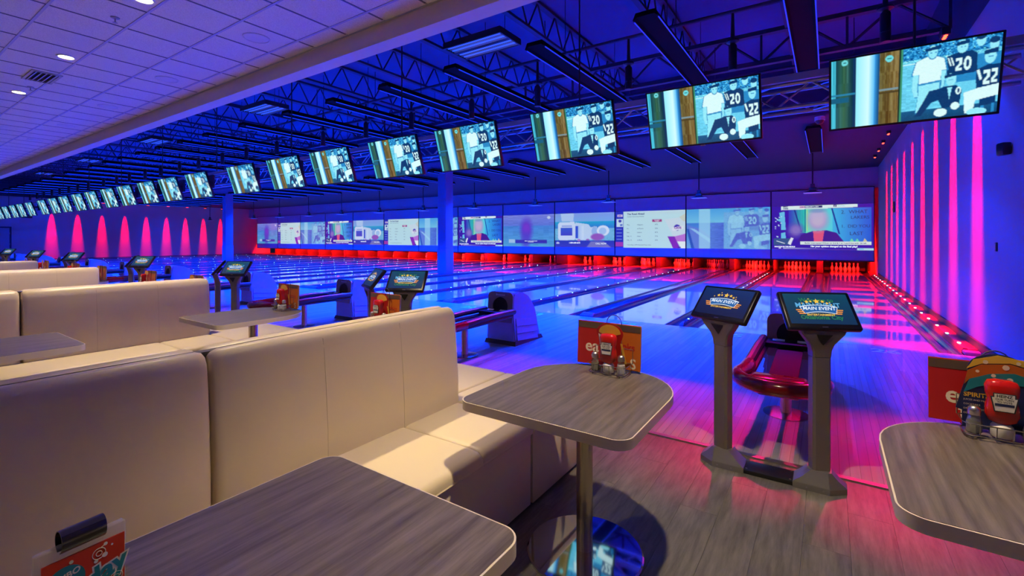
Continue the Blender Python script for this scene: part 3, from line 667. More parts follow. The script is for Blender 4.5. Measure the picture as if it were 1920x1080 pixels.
for j, yb in enumerate((4.6, 7.6, 10.7)):
    J = thing('sprinkler_pipe', f'dark pipe hung below the roof deck, {("first", "second", "third")[j]} from the fascia', 'pipe', (1.4, yb, 4.8))
    ob('pipe', mesh('pipe', lambda bm: cyl(bm, (0, 0, 0), (-45.3, 0, 0), .032, 8), M_JOIST), J)
    ob('hanger', mesh('pipeh', lambda bm: [cyl(bm, (-1-2.4*i, 0, 0), (-1-2.4*i, 0, .72), .008, 5) for i in range(19)], M_JOIST), J)
# box truss that carries the televisions
TY, TZ0, TZ1 = 5.98, 2.84, 3.09
TR = thing('lighting_truss', 'long aluminium box truss carrying the row of televisions', 'truss', (1.45, TY, 0))
for yy in (-.13, .13):
    for zz in (TZ0, TZ1): ob('chord', mesh('tchord', lambda bm: cyl(bm, (0, 0, 0), (-44.9, 0, 0), .024, 8), M_TRUSS), TR, (0, yy, zz))
br_me = mesh('tbrace', lambda bm: cyl(bm, (-.16, 0, -.125), (.16, 0, .125), .011, 6, cap=False), M_TRUSS)
for i in range(140):
    ob('brace', br_me, TR, (-.16-.32*i, -.13, (TZ0+TZ1)/2), (0, 0 if i % 2 else PI, 0) if i % 2 else (0, 0, PI))
ob('back_bracing', mesh('tbrace2', lambda bm: [cyl(bm, (-.32*i, .13, TZ0 if i % 2 else TZ1), (-.32*i-.32, .13, TZ1 if i % 2 else TZ0), .011, 5, cap=False) for i in range(139)]+[cyl(bm, (-.64*i, -.13, zz), (-.64*i-.32, .13, zz), .011, 5, cap=False) for i in range(69) for zz in (TZ0, TZ1)], M_TRUSS), TR, kind='stuff')
ob('beam', bmesh_box('tbeam', (45.2, .08, .075), M_BEAM, (-22.5, -.02, 3.185)), TR)
ob('hanger_rods', mesh('trods', lambda bm: [cyl(bm, (-.75-3.6*i, 0, 3.2), (-.75-3.6*i, 0, 5.5), .012, 6) for i in range(13)], M_BLKM), TR)
# unlit high-bay fixtures under the roof
for i, xf in enumerate((-5.05, -12.25, -19.45, -26.65, -33.85)):
    F = thing('high_bay_light', f'flat high-bay fixture with blue reflector troughs, {("first", "second", "third", "fourth", "fifth")[i]} from the right wall', 'ceiling light', (xf, 6.5, 4.80))
    ob('housing', mesh('hb', lambda bm: (box(bm, (0, -.3, .04), (1.24, .03, .1)), box(bm, (0, .3, .04), (1.24, .03, .1)), box(bm, (.61, 0, .04), (.03, .62, .1)), box(bm, (-.61, 0, .04), (.03, .62, .1)), box(bm, (0, 0, .09), (1.24, .62, .02)), box(bm, (0, 0, .02), (1.2, .07, .05))), M_BLKM, False), F)
    ob('reflector', mesh('hbr', lambda bm: [loft(bm, [[(xx, yy-.06, 0), (xx, yy-.03, .06), (xx, yy+.03, .06), (xx, yy+.06, 0), (xx, yy+.03, .065), (xx, yy-.03, .065)] for xx in (-.59, .59)]) for yy in (-.22, -.1, .1, .22)], mat('reflector', (.75, .77, .82), .25, .6), False), F)
    ob('lamp_tube', mesh('hbt', lambda bm: [cyl(bm, (-.58, yy, .02), (.58, yy, .02), .013, 6) for yy in (-.22, -.1, .1, .22)], mat('blue_reflect_glow', (.3, .3, .5), .3, emit=(.01, .10, 1), es=1.2), False), F)  # unlit tubes given a glow that imitates the dim blue reflection
    ob('hanger', mesh('hbh', lambda bm: [cyl(bm, (s*.5, 0, .1), (s*.5, 0, .66), .006, 5) for s in (-1, 1)], M_BLKM), F)
# ------------------------------------------------------------------ televisions, one above each lane
tv_picture(260, 146, 'tvpic'); tv_picture(60, 34, 'tvpic_far')
for n, lx in LANES.items():
    T_ = thing('television', f'television showing planks and a team photo above the {lane_no(n)}', 'television', (lx, 5.53, 2.815), 0, 'televisions above the lanes')
    tl = R(-17.5)
    F = ob('frame', bmesh_box('tvf', (1.2, .05, .675), M_BLACK, (0, 0, 0), .008), T_, (0, 0, 0), (-tl, 0, 0))
    ob('picture', CACHE['tvpic' if n > 19 else 'tvpic_far'], F, (0, -.0262, .003))
    ob('badge', bmesh_box('tvb', (.05, .01, .012), M_TRIM, (0, -.022, -.338)), F)
    ob('mount', mesh('tvm', lambda bm: (box(bm, (0, .05, 0), (.4, .06, .3), .01), box(bm, (0, .17, .1), (.06, .22, .06)), box(bm, (0, .272, .12), (.3, .05, .35))), M_BLKM, False), T_)

# ------------------------------------------------------------------ ball returns between the lanes of each pair
def hood(bm):
    prof = [(0, .05), (.0, .40), (.035, .66), (.06, .69), (.16, .70), (.30, .675), (.42, .62), (.50, .54), (.54, .45), (.56, .40), (.60, .22), (.66, .05)]
    for s in (1,):
        L_ = [bm.verts.new((-(.24-.05*(z/.7)), y, z)) for y, z in prof]; R_ = [bm.verts.new(((.24-.05*(z/.7)), y, z)) for y, z in prof]
        n = len(prof)
        for i in range(n): bm.faces.new((L_[i], L_[(i+1) % n], R_[(i+1) % n], R_[i]))
        bm.faces.new(L_[::-1]); bm.faces.new(R_)
    es = [e for e in bm.edges if abs(e.verts[0].co.x) > .1 and e.verts[0].co.x*e.verts[1].co.x > 0]
    bmesh.ops.bevel(bm, geom=es, offset=.018, segments=2, affect='EDGES')
def face_hole(bm, pts, cx, cy, r, depth=.02):
    dense = []
    for (xa_, ya_), (xb_, yb_) in zip(pts, pts[1:]+pts[:1]):
        m_ = max(1, int(math.hypot(xb_-xa_, yb_-ya_)/.03)); dense += [(xa_+(xb_-xa_)*i/m_, ya_+(yb_-ya_)*i/m_) for i in range(m_)]
    pts = dense; n = len(pts); ang = [math.atan2(y-cy, x-cx) for x, y in pts]
    O = [bm.verts.new((x, y, 0)) for x, y in pts]; I = [bm.verts.new((cx+r*math.cos(t), cy+r*math.sin(t), 0)) for t in ang]
    O2 = [bm.verts.new((x, y, -depth)) for x, y in pts]; I2 = [bm.verts.new((v.co.x, v.co.y, -depth)) for v in I]
    for i in range(n):
        j = (i+1) % n
        bm.faces.new((O[i], O[j], I[j], I[i])); bm.faces.new((O[i], O2[i], O2[j], O[j])); bm.faces.new((I[i], I[j], I2[j], I2[i]))
def stadium(w_, y0, y1, n=10):
    return [(w_, y1), (w_, y0+w_*.55)]+[(w_*math.cos(-t), y0+w_*.55+w_*.55*math.sin(-t)) for t in [PI*i/n for i in range(1, n)]]+[(-w_, y0+w_*.55), (-w_, y1)]
for k in range(13):
    B = thing('ball_return', f'ball return with hooded cabinet and rack at the {pair_no(k)}', 'ball return', (pair_x(k), 5.14, 0), 0, 'ball returns')
    H_ = ob('hood', mesh('hood', hood, M_HOOD), B)
    for s in (-1, 1):
        for i in range(3): ob('louvre', mesh(('louv', s), lambda bm: loft(bm, [[(s*-.004, y, .05), (s*.004, y, .05), (s*.024, y, -.045), (s*.018, y, -.05), (s*-.004, y, -.05)] for y in (0, .53)]), M_HOOD, False), H_, (s*(.229-.0066*i), .045, .112+.095*i), (R(-5), 0, 0))
        ob('side_lettering', text_mesh('Brunswick', .05, M_TRIM, 0), H_, (s*.2015, .30, .50), (PI/2, 0, s*PI/2))
    ob('plinth', mesh('plinth', lambda bm: loft(bm, [[(-.255, -.02, 0), (.255, -.02, 0), (.255, .70, 0), (-.255, .70, 0)], [(-.245, 0, .055), (.245, 0, .055), (.245, .67, .055), (-.245, .67, .055)]]), M_BLACK, False), B)
    Fp = ob('front_panel', mesh('hoodf', lambda bm: face_hole(bm, rrect(-.205, -.20, .205, .205, (.02, .02, .07, .07), 6), 0, .01, .125, .03), M_HOODF), B, (0, -.012, .50), (R(85), 0, 0))
    ob('opening', mesh('hoodo', lambda bm: cyl(bm, (0, .01, -.028), (0, .01, -.02), .127, 28), mat('opening_black', (.004, .004, .005), .6)), Fp)
    ob('brand_lettering', text_mesh('Brunswick', .035, M_LABEL, .001), Fp, (0, .165, .002))
    zr = .43
    pts = stadium(.235, -1.62, -.02)
    ob('rail', mesh('railL', lambda bm: (tube(bm, [(-.235, -.02, zr+.03), (-.235, -.5, zr+.03), (-.24, -1.25, zr)], .038, 10), tube(bm, [(-.205, -.02, zr-.03), (-.205, -1.3, zr-.04)], .025, 8)), M_BLKM), B)
    ob('rail', mesh('railR', lambda bm: (tube(bm, [(.235, -.02, zr+.03), (.235, -.5, zr+.03), (.24, -1.25, zr)], .038, 10), tube(bm, [(.205, -.02, zr-.03), (.205, -1.3, zr-.04)], .025, 8)), M_BLKM), B)
    ob('ring', mesh('ring', lambda bm: (tube(bm, [(.235, -1.0, zr), (.24, -1.2, zr)]+[(.27*math.cos(-t), -1.28+.27*math.sin(-t), zr-.01) for t in [PI*i/14 for i in range(15)]]+[(-.24, -1.2, zr), (-.235, -1.0, zr)], .052, 12), box(bm, (0, -1.38, zr-.06), (.26, .2, .06), .02), box(bm, (0, -1.40, zr+.01), (.34, .16, .05), .02)), M_RED), B, (0, -.02, 0))
    ob('track', mesh('track', lambda bm: (box(bm, (0, -.70, zr-.045), (.20, 1.35, .018), .005, rx=R(3)), box(bm, (0, -.12, zr+.01), (.40, .22, .05), .015)), M_TRACK), B)
    ob('tray_label', mesh('tlab', lambda bm: [box(bm, (s*.10, -.10, zr+.036), (.10, .06, .003), rx=R(20)) for s in (-1, 1)], M_LABEL, False), B)
    ob('post', mesh('bpost', lambda bm: lathe(bm, [(.048, .0), (.042, .02), (.042, zr-.05)], (0, -.75, 0), 14), M_STEEL), B)
    ob('foot', mesh('bfoot', lambda bm: lathe(bm, [(.165, 0), (.165, .008), (.05, .02)], (0, -.75, 0), 24), M_STEEL), B)

# ------------------------------------------------------------------ scoring kiosks, two to a pair of lanes
def octa(w_, d, c, z): return [(-w_+c, -d, z), (w_-c, -d, z), (w_, -d+c, z), (w_, d-c, z), (w_-c, d, z), (-w_+c, d, z), (-w_, d-c, z), (-w_, -d+c, z)]
def kiosk_foot(bm, side):
    out = [(-.128, -.085), (.05, -.085), (.13, -.02), (.13, .05), (.09, .085), (-.09, .085), (-.128, .06), (-.128, .0)]
    top = [(x, y) for x, y, z in octa(.058, .053, .016, 0)]
    def ring(pts, k, z): return [(side*x*k, y*k, z) for x, y in pts]
    mid = [((a[0]*.40+b[0]*.60), (a[1]*.40+b[1]*.60)) for a, b in zip(out, top)]
    loft(bm, [ring(out, 1, 0), ring(out, 1, .030), ring(out, .97, .036), ring(mid, 1, .072), ring(top, 1, .108)])
def star(bm, x, y, r, z=0):
    vs_ = [bm.verts.new((x+(r if i % 2 == 0 else r*.42)*math.sin(PI*i/5), y+(r if i % 2 == 0 else r*.42)*math.cos(PI*i/5), z)) for i in range(10)]; bm.faces.new(vs_)
def kpic():
    p = Paint(24, 14, (12, 40, 95)); p.vgrad(0, 1, (14, 50, 110), (6, 24, 66)); return p.mesh('kpic', .345, .20, M_KPIC)
def kpic2():
    p = Paint(24, 14, (12, 60, 95)); p.vgrad(0, 1, (16, 74, 100), (8, 48, 86)); return p.mesh('kpic2', .345, .20, M_KPIC)
kpic(); kpic2()
def ribbon(bm, grow=0.):
    n = 12; top = []; bot = []
    for i in range(n+1):
        t = -1+2*i/n; top.append((t*(.098+grow), .030-.014*t*t+grow, 0)); bot.append((t*(.082+grow), -.012-.012*t*t-grow, 0))
    bm.faces.new([bm.verts.new(v) for v in bot+top[::-1]])
def logo(par, dy, full):
    Q = (0, -.0225, 0)
    def put(nm, me, x=0, z=0, lift=0.): ob(nm, me, par, (x, -.0205-lift, z+dy), UP)
    put('ribbon_border', mesh('rb2', lambda bm: ribbon(bm, .004), E_WHITE, False), 0, 0, .0003); put('ribbon', mesh('rb', ribbon, E_BLUE, False), 0, 0, .0006)
    put('logo_lettering', text_mesh('MAIN EVENT', .0305, E_WHITE, .0006, .18), 0, .008, .0010)
    put('logo_subtitle', text_mesh('ENTERTAINMENT', .0175, E_YEL, .0005, .05, spacing=1.08), 0, -.034, .0010)
    put('logo_stars', mesh('stars', lambda bm: [star(bm, x_, z_, r_) for x_, z_, r_ in ((0, .056, .019), (-.032, .055, .009), (-.054, .052, .013), (-.082, .042, .006), (.032, .055, .012), (.054, .044, .010), (.074, .034, .006), (-.04, .072, .005), (.07, .05, .005))], E_YEL, False), 0, 0, .0012)
    put('logo_bars', mesh('bars', lambda bm: [box(bm, (s*(.108-.006*i), -.002-.012*i, 0), (.034, .0065, .0002)) for s in (-1, 1) for i in range(3)], E_ORG, False), 0, 0, .0008)
for k in range(13):
    for side in (-1, 1):
        wh = 'left' if side < 0 else 'right'; lane = 25-2*k if side < 0 else 26-2*k
        xk = pair_x(k)+side*.256-.013
        K = thing('scoring_kiosk', f'grey scoring kiosk with tilted touch screen serving the {lane_no(lane)}', 'kiosk', (xk, 3.21, 0), .455*side, 'scoring kiosks')
        ob('foot', mesh(('kfoot', side), lambda bm: kiosk_foot(bm, side), M_FOOT, True, 25), K, (0, 0, 0), (0, 0, -.455*side))
        for x_ in (-.06, .02): ob('foot_screw', mesh('kscr', lambda bm: cyl(bm, (0, -.088, .016), (0, -.083, .016), .004, 8), M_TRIM), K, (side*x_*math.cos(.455), -x_*math.sin(.455), 0), (0, 0, -.455*side))
        ob('post', mesh('kpost', lambda bm: loft(bm, [octa(.048, .037, .012, .09), octa(.048, .037, .012, .75)]), M_KIOSK, True, 25), K)
        def neck(bm):
            secs = []
            for z, w_, d, y in ((.752, .048, .037, 0), (.79, .051, .036, -.003), (.825, .064, .034, -.010), (.855, .088, .032, -.018), (.885, .112, .030, -.026), (.91, .122, .028, -.030)):
                secs.append([(a, b+y, c) for a, b, c in octa(w_, d, .008, z)])
            loft(bm, secs)
        Nk = ob('neck', mesh('kneck', neck, M_KIOSK, True, 25), K)
        ob('vent', mesh('kvent', lambda bm: prism(bm, [(-.042, .018), (.042, .018), (0, -.045)], 0, .004), mat('vent_black', (.01, .01, .01), .7), False), Nk, (0, -.0535, .868), (R(104), 0, 0))
        Mo = ob('monitor', bmesh_box('kmon', (.39, .036, .25), M_BLACK, (0, 0, 0), .012, 3), K, (0, .018, 1.005), (R(-39.5), 0, 0))
        ob('screen', CACHE['kpic' if side < 0 else 'kpic2'], Mo, (0, -.0195, .006))
        ob('maker_mark', bmesh_box('kmk', (.03, .002, .004), M_TRIM, (0, -.018, -.112)), Mo)
        ob('bracket', bmesh_box('kbr', (.12, .04, .10), M_BLKM, (0, .03, -.03), .01), Mo)
        if side > 0:
            for t_, z_, m_, s_ in (('Welcome to', .062, E_GREEN, .036), ('MAIN EVENT', .028, E_CY, .042), ('Oklahoma City', -.052, E_GREEN, .036)):
                ob('welcome_lettering', text_mesh(t_, s_, m_, .001), Mo, (0, -.0199, z_), UP)
        logo(Mo, .0 if side < 0 else -.002, True)
    pl_ = thing('cable_plate', f'dark floor plate joining the two kiosks of the {pair_no(k)}', 'floor plate', (pair_x(k)-.013, 3.21, 0), 0, 'kiosk floor plates')
    ob('plate', bmesh_box('kpl', (.262, .15, .025), M_BLACK, (0, 0, .0125), .004), pl_)
    ob('screws', mesh('kps', lambda bm: [cyl(bm, (x_, y_, .024), (x_, y_, .028), .006, 8) for x_ in (-.115, .115) for y_ in (-.055, .055)], M_TRIM), pl_)

# ------------------------------------------------------------------ booths
def back_cush(y0, y1):
    base = [(.020, .42), (.115, .42), (.112, .60), (.098, .80), (.084, .95), (.074, .992), (.056, 1.014), (.038, 1.02), (.020, 1.010)]
    def f(bm):
        secs = []
        for y, s, dz in ((y0, .80, -.018), (y0+.008, .92, -.008), (y0+.03, 1, 0), (y0+.2, 1.03, .002), (y1-.2, 1.03, .002), (y1-.03, 1, 0), (y1-.008, .92, -.008), (y1, .80, -.018)):
            secs.append([(.020+(x_-.020)*s, y, z_+(dz if z_ > .9 else 0)) for x_, z_ in base])
        loft(bm, secs)
    return f
def seat_cush(x0, x1, y0, y1):
    base = [(x0, .395), (x1, .395), (x1, .425), (x1-.008, .448), (x1-.03, .462), (x1-.08, .466), (x0, .462)]
    def f(bm):
        secs = []
        for y, dz in ((y0, -.012), (y0+.006, -.004), (y0+.03, 0), (y1-.03, 0), (y1-.006, -.004), (y1, -.012)):
            secs.append([(x_, y, z_+(dz if z_ > .44 else 0)) for x_, z_ in base])
        loft(bm, secs)
    return f
SEATS = ((-1.0, .50), (.504, 1.675), (1.679, 2.105))
BACKS = ((-1.0, .775), (.79, 2.115))
EB = 2.76
for k in range(-1, 9):
    nm = 'second cream leather booth' if False else ''
    if k == -1: lab = 'cream leather bench against the right wall beside the D-shaped table'
    elif k == 0: lab = 'cream leather double booth with wide end seat beside the wire condiment caddy table'
    else: lab = f'cream leather double booth, {("second", "third", "fourth", "fifth", "sixth", "seventh", "eighth", "ninth")[k-1]} along the row from the right wall'
    yo = 0 if k <= 0 else .08
    B = thing('booth', lab, 'booth', (booth_x(k) if k >= 0 else 1.42, yo, 0), 0, 'cream booths')
    for s in ((1, -1) if k >= 0 else (-1,)):
        rot = (0, 0, 0)
        for (y0, y1) in BACKS:
            c = ob('backrest', mesh(('back', y0), back_cush(y0, y1), M_LEATHER, True, 50), B); c.scale = (s, 1, 1)
            for q in (1/3, 2/3): ob('stitch', mesh('stit', lambda bm: tube(bm, [(x_+.0022, 0, z_) for x_, z_ in ((.115, .45), (.1125, .60), (.0985, .80), (.0845, .94), (.0755, .988))], .0013, 5), M_SEAM), c, (0, y0+(y1-y0)*q, 0))
        for (y0, y1) in SEATS:
            c = ob('seat', mesh(('seat', y0), seat_cush(.06, .625, y0, y1), M_LEATHER, True, 50), B); c.scale = (s, 1, 1)
        c = ob('bench_base', mesh('bbase', lambda bm: box(bm, (.315, .535, .21), (.60, 3.13, .38), .006), M_LEATHER), B); c.scale = (s, 1, 1)
        c = ob('toe_kick', mesh('btoe', lambda bm: box(bm, (.30, .8, .012), (.54, 3.6, .024)), M_BLACK, False), B); c.scale = (s, 1, 1)
        c = ob('piping', mesh('bpip', lambda bm: tube(bm, [(.622, -1, .402), (.622, 2.1, .402)], .006, 6), M_LEATHER), B); c.scale = (s, 1, 1)
    ob('back_board', mesh('bboard', lambda bm: box(bm, (0, .555, .707), (.039, 3.1, .606)), M_WELT, False), B)
    if k >= 0:
        ob('end_seat', mesh('bend', lambda bm: [box(bm, (x_, (2.11+EB)/2, .43), (.618, EB-2.11, .07), .018, 3) for x_ in (-.312, .312)], M_LEATHER), B)
        ob('end_base', mesh('bendb', lambda bm: box(bm, (0, (2.11+EB)/2, .21), (1.238, EB-2.115, .38), .006), M_LEATHER), B)
        ob('end_piping', mesh('bendp', lambda bm: tube(bm, [(.622, 2.115, .402), (.622, EB, .402), (-.622, EB, .402), (-.622, 2.115, .402)], .006, 6), M_LEATHER), B)

# ------------------------------------------------------------------ tables
DOUT = rrect(-.372, -.43, .372, .42, (.065, .065, .34, .34), 10)
DIN = rrect(-.367, -.425, .367, .415, (.06, .06, .335, .335), 10)
ROUT = rrect(-.36, -.62, .36, .62, .055, 7); RIN = rrect(-.355, -.615, .355, .615, .05, 7)
def edge(bm, pts):
    prism(bm, pts, .712, .7488)
def table(x, y, shape, lab):
    t = thing('dining_table', lab, 'table', (x, y, 0), 0, None)
    o_, i_ = (DOUT, DIN) if shape == 'D' else (ROUT, RIN)
    ob('table_top', mesh(('ttop', shape), lambda bm: prism(bm, i_, .735, .75), M_LAM, True, 30), t)
    ob('edge_band', mesh(('tedge', shape), lambda bm: edge(bm, o_), M_EDGE, True, 30), t)
    for yy in ((.03,) if shape == 'D' else (.0,)):
        ob('leg', mesh('tleg', lambda bm: lathe(bm, [(.037, .01), (.037, .715)], n=24), M_STEEL), t, (0, yy, 0))
        ob('base_disc', mesh('tdisc', lambda bm: lathe(bm, [(.262, 0), (.262, .008), (.255, .014), (.04, .016)], n=56), M_CHROME), t, (0, yy, 0))
        ob('top_plate', mesh('tplate', lambda bm: lathe(bm, [(.11, .700), (.11, .713)], n=20), M_BLKM), t, (0, yy, 0))
    return t
TAB = []
table(-.92, 1.92, 'D', 'D-shaped grey wood laminate table on a polished disc base beside the end seat'); TAB.append((-.92, 1.92, 'the D-shaped table with the polished disc base'))
table(.515, 1.92, 'D', 'D-shaped grey wood laminate table near the red-striped right wall'); TAB.append((.515, 1.92, 'the D-shaped table by the right wall'))
table(-.935, .285, 'R', 'rectangular grey wood laminate table with a clipped menu stand on it')
ordn = ('', 'second', 'third', 'fourth', 'fifth', 'sixth', 'seventh')
for k in range(1, 7):
    xb = booth_x(k)
    table(xb+.985, 2.14, 'D', f'D-shaped table right of the {ordn[k]} booth from the right wall'); TAB.append((xb+.985, 2.14, f'the D-shaped table right of the {ordn[k]} booth'))
    table(xb+3.35-.985, 2.14, 'D', f'D-shaped table left of the {("first",)[0] if k == 1 else ordn[k-1]} booth from the right wall'); TAB.append((xb+3.35-.985, 2.14, f'the D-shaped table left of the {"first" if k == 1 else ordn[k-1]} booth'))
    table(xb+.985, .33, 'R', f'rectangular table right of the {ordn[k]} booth from the right wall')
    table(xb+3.35-.985, .33, 'R', f'rectangular table left of the {"first" if k == 1 else ordn[k-1]} booth from the right wall')

# ------------------------------------------------------------------ condiment caddies with bottles, shakers and menus
def ketchup(bm):
    secs = []
    for z, w_, d in ((.045, .018, .018), (.055, .036, .024), (.075, .043, .028), (.105, .041, .027), (.125, .036, .025), (.145, .042, .028), (.17, .043, .028), (.185, .036, .024), (.19, .02, .014)):
        secs.append([(w_*math.copysign(abs(math.cos(t))**.7, math.cos(t)), d*math.copysign(abs(math.sin(t))**.7, math.sin(t)), z) for t in [2*PI*i/20 for i in range(20)]])
    loft(bm, secs)
def shaker(bm): lathe(bm, [(.018, 0), (.021, .004), (.021, .035), (.016, .055), (.0155, .066)], n=8)
def wire(bm):
    r = .0022
    for z, x0, x1, y0, y1 in ((.012, -.095, .095, -.05, .05), (.052, -.10, .10, -.055, .055)):
        tube(bm, [(x_, y_, z) for x_, y_ in rrect(x0, y0, x1, y1, .02, 4)], r, 6, True)
    for x_ in (-.06, -.02, .02, .06): tube(bm, [(x_, -.055, .05), (x_, -.05, .012), (x_, .05, .012), (x_, .055, .05)], r*.8, 5)
    for x_ in (-.07, .07):
        for y_ in (-.045, .045): tube(bm, [(x_, y_, .012), (x_, y_, .0)], .003, 6)
    for x_ in (-.085, .085): tube(bm, [(x_, .05, .012), (x_, .104, .010), (x_, .108, .016), (x_, .110, .085)], r, 6)
    tube(bm, [(-.085, .110, .085), (.085, .110, .085)], r, 6)
    tube(bm, [(-.10, .055, .05), (-.10, .058, .12), (-.04, .06, .12)], r, 6); tube(bm, [(.10, .055, .05), (.10, .058, .12), (.04, .06, .12)], r, 6)
    tube(bm, [(-.04, .06, .02), (-.04, .062, .24)]+[(-.04*math.cos(t), .062, .24+.045*math.sin(t)) for t in [PI*i/10 for i in range(1, 10)]]+[(.04, .062, .24), (.04, .06, .02)], r*1.1, 6)
def menu(name, lab, x, y, z, w_, h, face, txt, lean, rz=0):
    t = thing(name, lab, 'menu', (x, y, z), rz)
    body = ob('cover', bmesh_box(('mn', face.name, w_, h), (w_, .006, h), face, (0, 0, h/2), .001, 1), t, (0, 0, 0), (lean, 0, 0))
    ob('header_band', bmesh_box(('mnh', w_), (w_-.002, .001, h*.14), M_MDARK, (0, -.0034, h*.91)), body)
    ob('pages', bmesh_box(('mnp', w_, h), (w_-.006, .012, h-.008), M_PAPER, (0, .010, h/2)), body)
    for b_, s_, u, v, m_ in txt: ob('lettering', text_mesh(b_, s_, m_, s_*.02), body, (u*w_, -.0034, v*h), UP)
    return t
def caddy(x, y, z, where, spirit=False, near=True):
    c = tag(ob('condiment_caddy', mesh('wire', wire, M_WIRE), None, (x, y, z)), f'wire condiment caddy with loop handle on {where}', 'caddy')
    yk = -.012
    K = thing('ketchup_bottle', f'red ketchup bottle in the caddy on {where}', 'ketchup bottle', (x, y+yk, z+.013))
    ob('bottle', mesh('ket', ketchup, M_KETCH, True, 60), K)
    ob('cap', mesh('ketc', lambda bm: lathe(bm, [(.026, 0), (.028, .004), (.028, .035), (.020, .046)], n=20), M_WHITE), K)
    Lb = ob('label', mesh('ketl', lambda bm: prism(bm, [(-.022, -.03), (.022, -.03), (.030, .014), (.024, .014), (.024, .026), (-.024, .026), (-.024, .014), (-.030, .014)], 0, .001), M_LABEL, False), K, (0, -.0292, .122), UP)
    ob('label_border', mesh('ketlb', lambda bm: prism(bm, [(-.025, -.033), (.025, -.033), (.034, .017), (.027, .017), (.027, .029), (-.027, .029), (-.027, .017), (-.034, .017)], 0, .0006), M_INK, False), Lb, (0, 0, -.0004))
    ob('label_band', mesh('ketlq', lambda bm: box(bm, (0, -.009, .0012), (.046, .008, .0006)), M_NAVY, False), Lb)
    ob('label_lettering', text_mesh('HEINZ', .013, M_INK, .0004), Lb, (0, .019, .0011)); ob('label_lettering', text_mesh('OUR TURN\nTO VOTE', .0085, M_INK, .0002), Lb, (0, .004, .0011))
    for nm, s, ct in (('pepper_shaker', -1, M_PEPPER), ('salt_shaker', 1, M_SALT)):
        S = thing(nm, f'glass {nm.split("_")[0]} shaker in the caddy on {where}', 'shaker', (x+s*.068, y-.018, z+.014))
        ob('jar', mesh('shk', shaker, M_GLASS, True, 20), S)
        ob('contents', mesh(('shc', nm), lambda bm: lathe(bm, [(.017, .003), (.019, .006), (.019, .034 if s < 0 else .045), (.017, .036 if s < 0 else .047)], n=8), ct), S)
        ob('lid', mesh('shl', lambda bm: lathe(bm, [(.0175, .062), (.0175, .074), (.016, .084), (.010, .090), (.002, .092)], n=16), mat('shaker_lid', (.6, .58, .55), .32, 1.), True, 60), S)
    # menus behind the wire, and a promotion card between
    mo = 0 if spirit else -.042
    menu('food_menu', f'red food menu behind the caddy on {where}', x-.085+mo, y+.080, z+.012, .175, .225, M_MRED, (('ea', .085, -.02, .42, M_MTXT), ('t', .085, .05, .18, M_MTXT)), R(-3))
    if not spirit:
        menu('drink_menu', f'orange drink menu behind the caddy on {where}', x+.092+mo, y+.079, z+.012, .165, .225, M_MORG, (('drinks', .05, -.05, .5, M_MRED), ('S', .07, .27, .13, M_MTXT)), R(-3), R(-4))
        t = thing('promo_card', f'promotion card with yellow top on {where}', 'card', (x-.01, y+.042, z+.03))
        cb = ob('card', mesh('promo', lambda bm: prism(bm, [(-.05, -.016), (.05, -.016), (.06, .13)]+[(.072*math.cos(q), .165+.055*math.sin(q)) for q in [PI*i/12 for i in range(13)]]+[(-.06, .13)], 0, .002), M_MRED, False), t, (0, 0, 0), (R(94), 0, 0))
        ob('yellow_top', mesh('promy', lambda bm: prism(bm, [(-.05, .165)]+[(.058*math.cos(q), .168+.042*math.sin(q)) for q in [PI-PI*i/12 for i in range(13)]]+[(.05, .165), (0, .15)], .0022, .003), M_YEL, False), cb)
        ob('cream_shape', mesh('promc', lambda bm: prism(bm, [(-.06, .16), (-.03, .145), (.0, .15), (-.01, .10), (-.025, .02), (-.045, .03)], .0022, .0032), M_MTXT, False), cb)
        ob('straw', mesh('proms', lambda bm: prism(bm, [(.055, .12), (.066, .12), (.085, .02), (.074, .02)], .0022, .0032), M_YEL, False), cb)
    else:
        t = thing('spirits_card', f'colourful spirits card in the caddy on {where}', 'card', (x, y+.046, z+.0135), 0)
        cb = ob('card', mesh('spir', lambda bm: prism(bm, [(-.088, 0), (.088, 0), (.088, .056), (.105, .062), (.10, .19)]+[(.075*math.cos(q)+.0, .21+.055*math.sin(q)) for q in [PI*i/12 for i in range(13)]]+[(-.075, .19), (-.105, .062), (-.088, .056)], 0, .003), M_NAVY, False), t, (0, 0, 0), (R(92), 0, 0))
        ob('rainbow', mesh('spr1', lambda bm: prism(bm, [(-.083, .15), (-.07, .17), (-.02, .195), (.04, .205), (.085, .19), (.085, .22), (.03, .235), (-.04, .225), (-.075, .20)], .0032, .004), M_MORG, False), cb)
        ob('rainbow', mesh('spr2', lambda bm: prism(bm, [(-.085, .12), (-.05, .145), (.0, .165), (.09, .165), (.085, .19), (.04, .205), (-.02, .195), (-.07, .17)], .0032, .004), M_TEAL, False), cb)
        ob('rainbow', mesh('spr3', lambda bm: prism(bm, [(-.078, .205), (-.04, .228), (.03, .238), (.082, .224), (.07, .25), (0, .262), (-.06, .24)], .0032, .004), M_YEL, False), cb)
        ob('dots', mesh('sprd', lambda bm: [cyl(bm, (x_, y_, .003), (x_, y_, .0046), r_, 10) for x_, y_, r_ in ((-.03, .235, .007), (.02, .222, .009), (-.01, .19, .006), (.05, .24, .006), (.03, .18, .008), (-.05, .20, .005))], M_MTXT, False), cb)
        ob('lettering', text_mesh('SPIRITS', .021, M_YEL, .0006, align='LEFT'), cb, (-.085, .114, .0033))
        for i in range(4): ob('lettering', text_mesh('JUICES AND MORE' if i == 0 else 'DRAFTS & BOTTLES' if i == 2 else 'COCKTAILS', .008, M_MTXT, 0, align='LEFT'), cb, (-.085, .096-.016*i, .0033))
ctops = [(-.92, 2.215), (.555, 2.235)]
caddy(-.905, 2.205, .7505, 'the D-shaped table with the polished disc base')
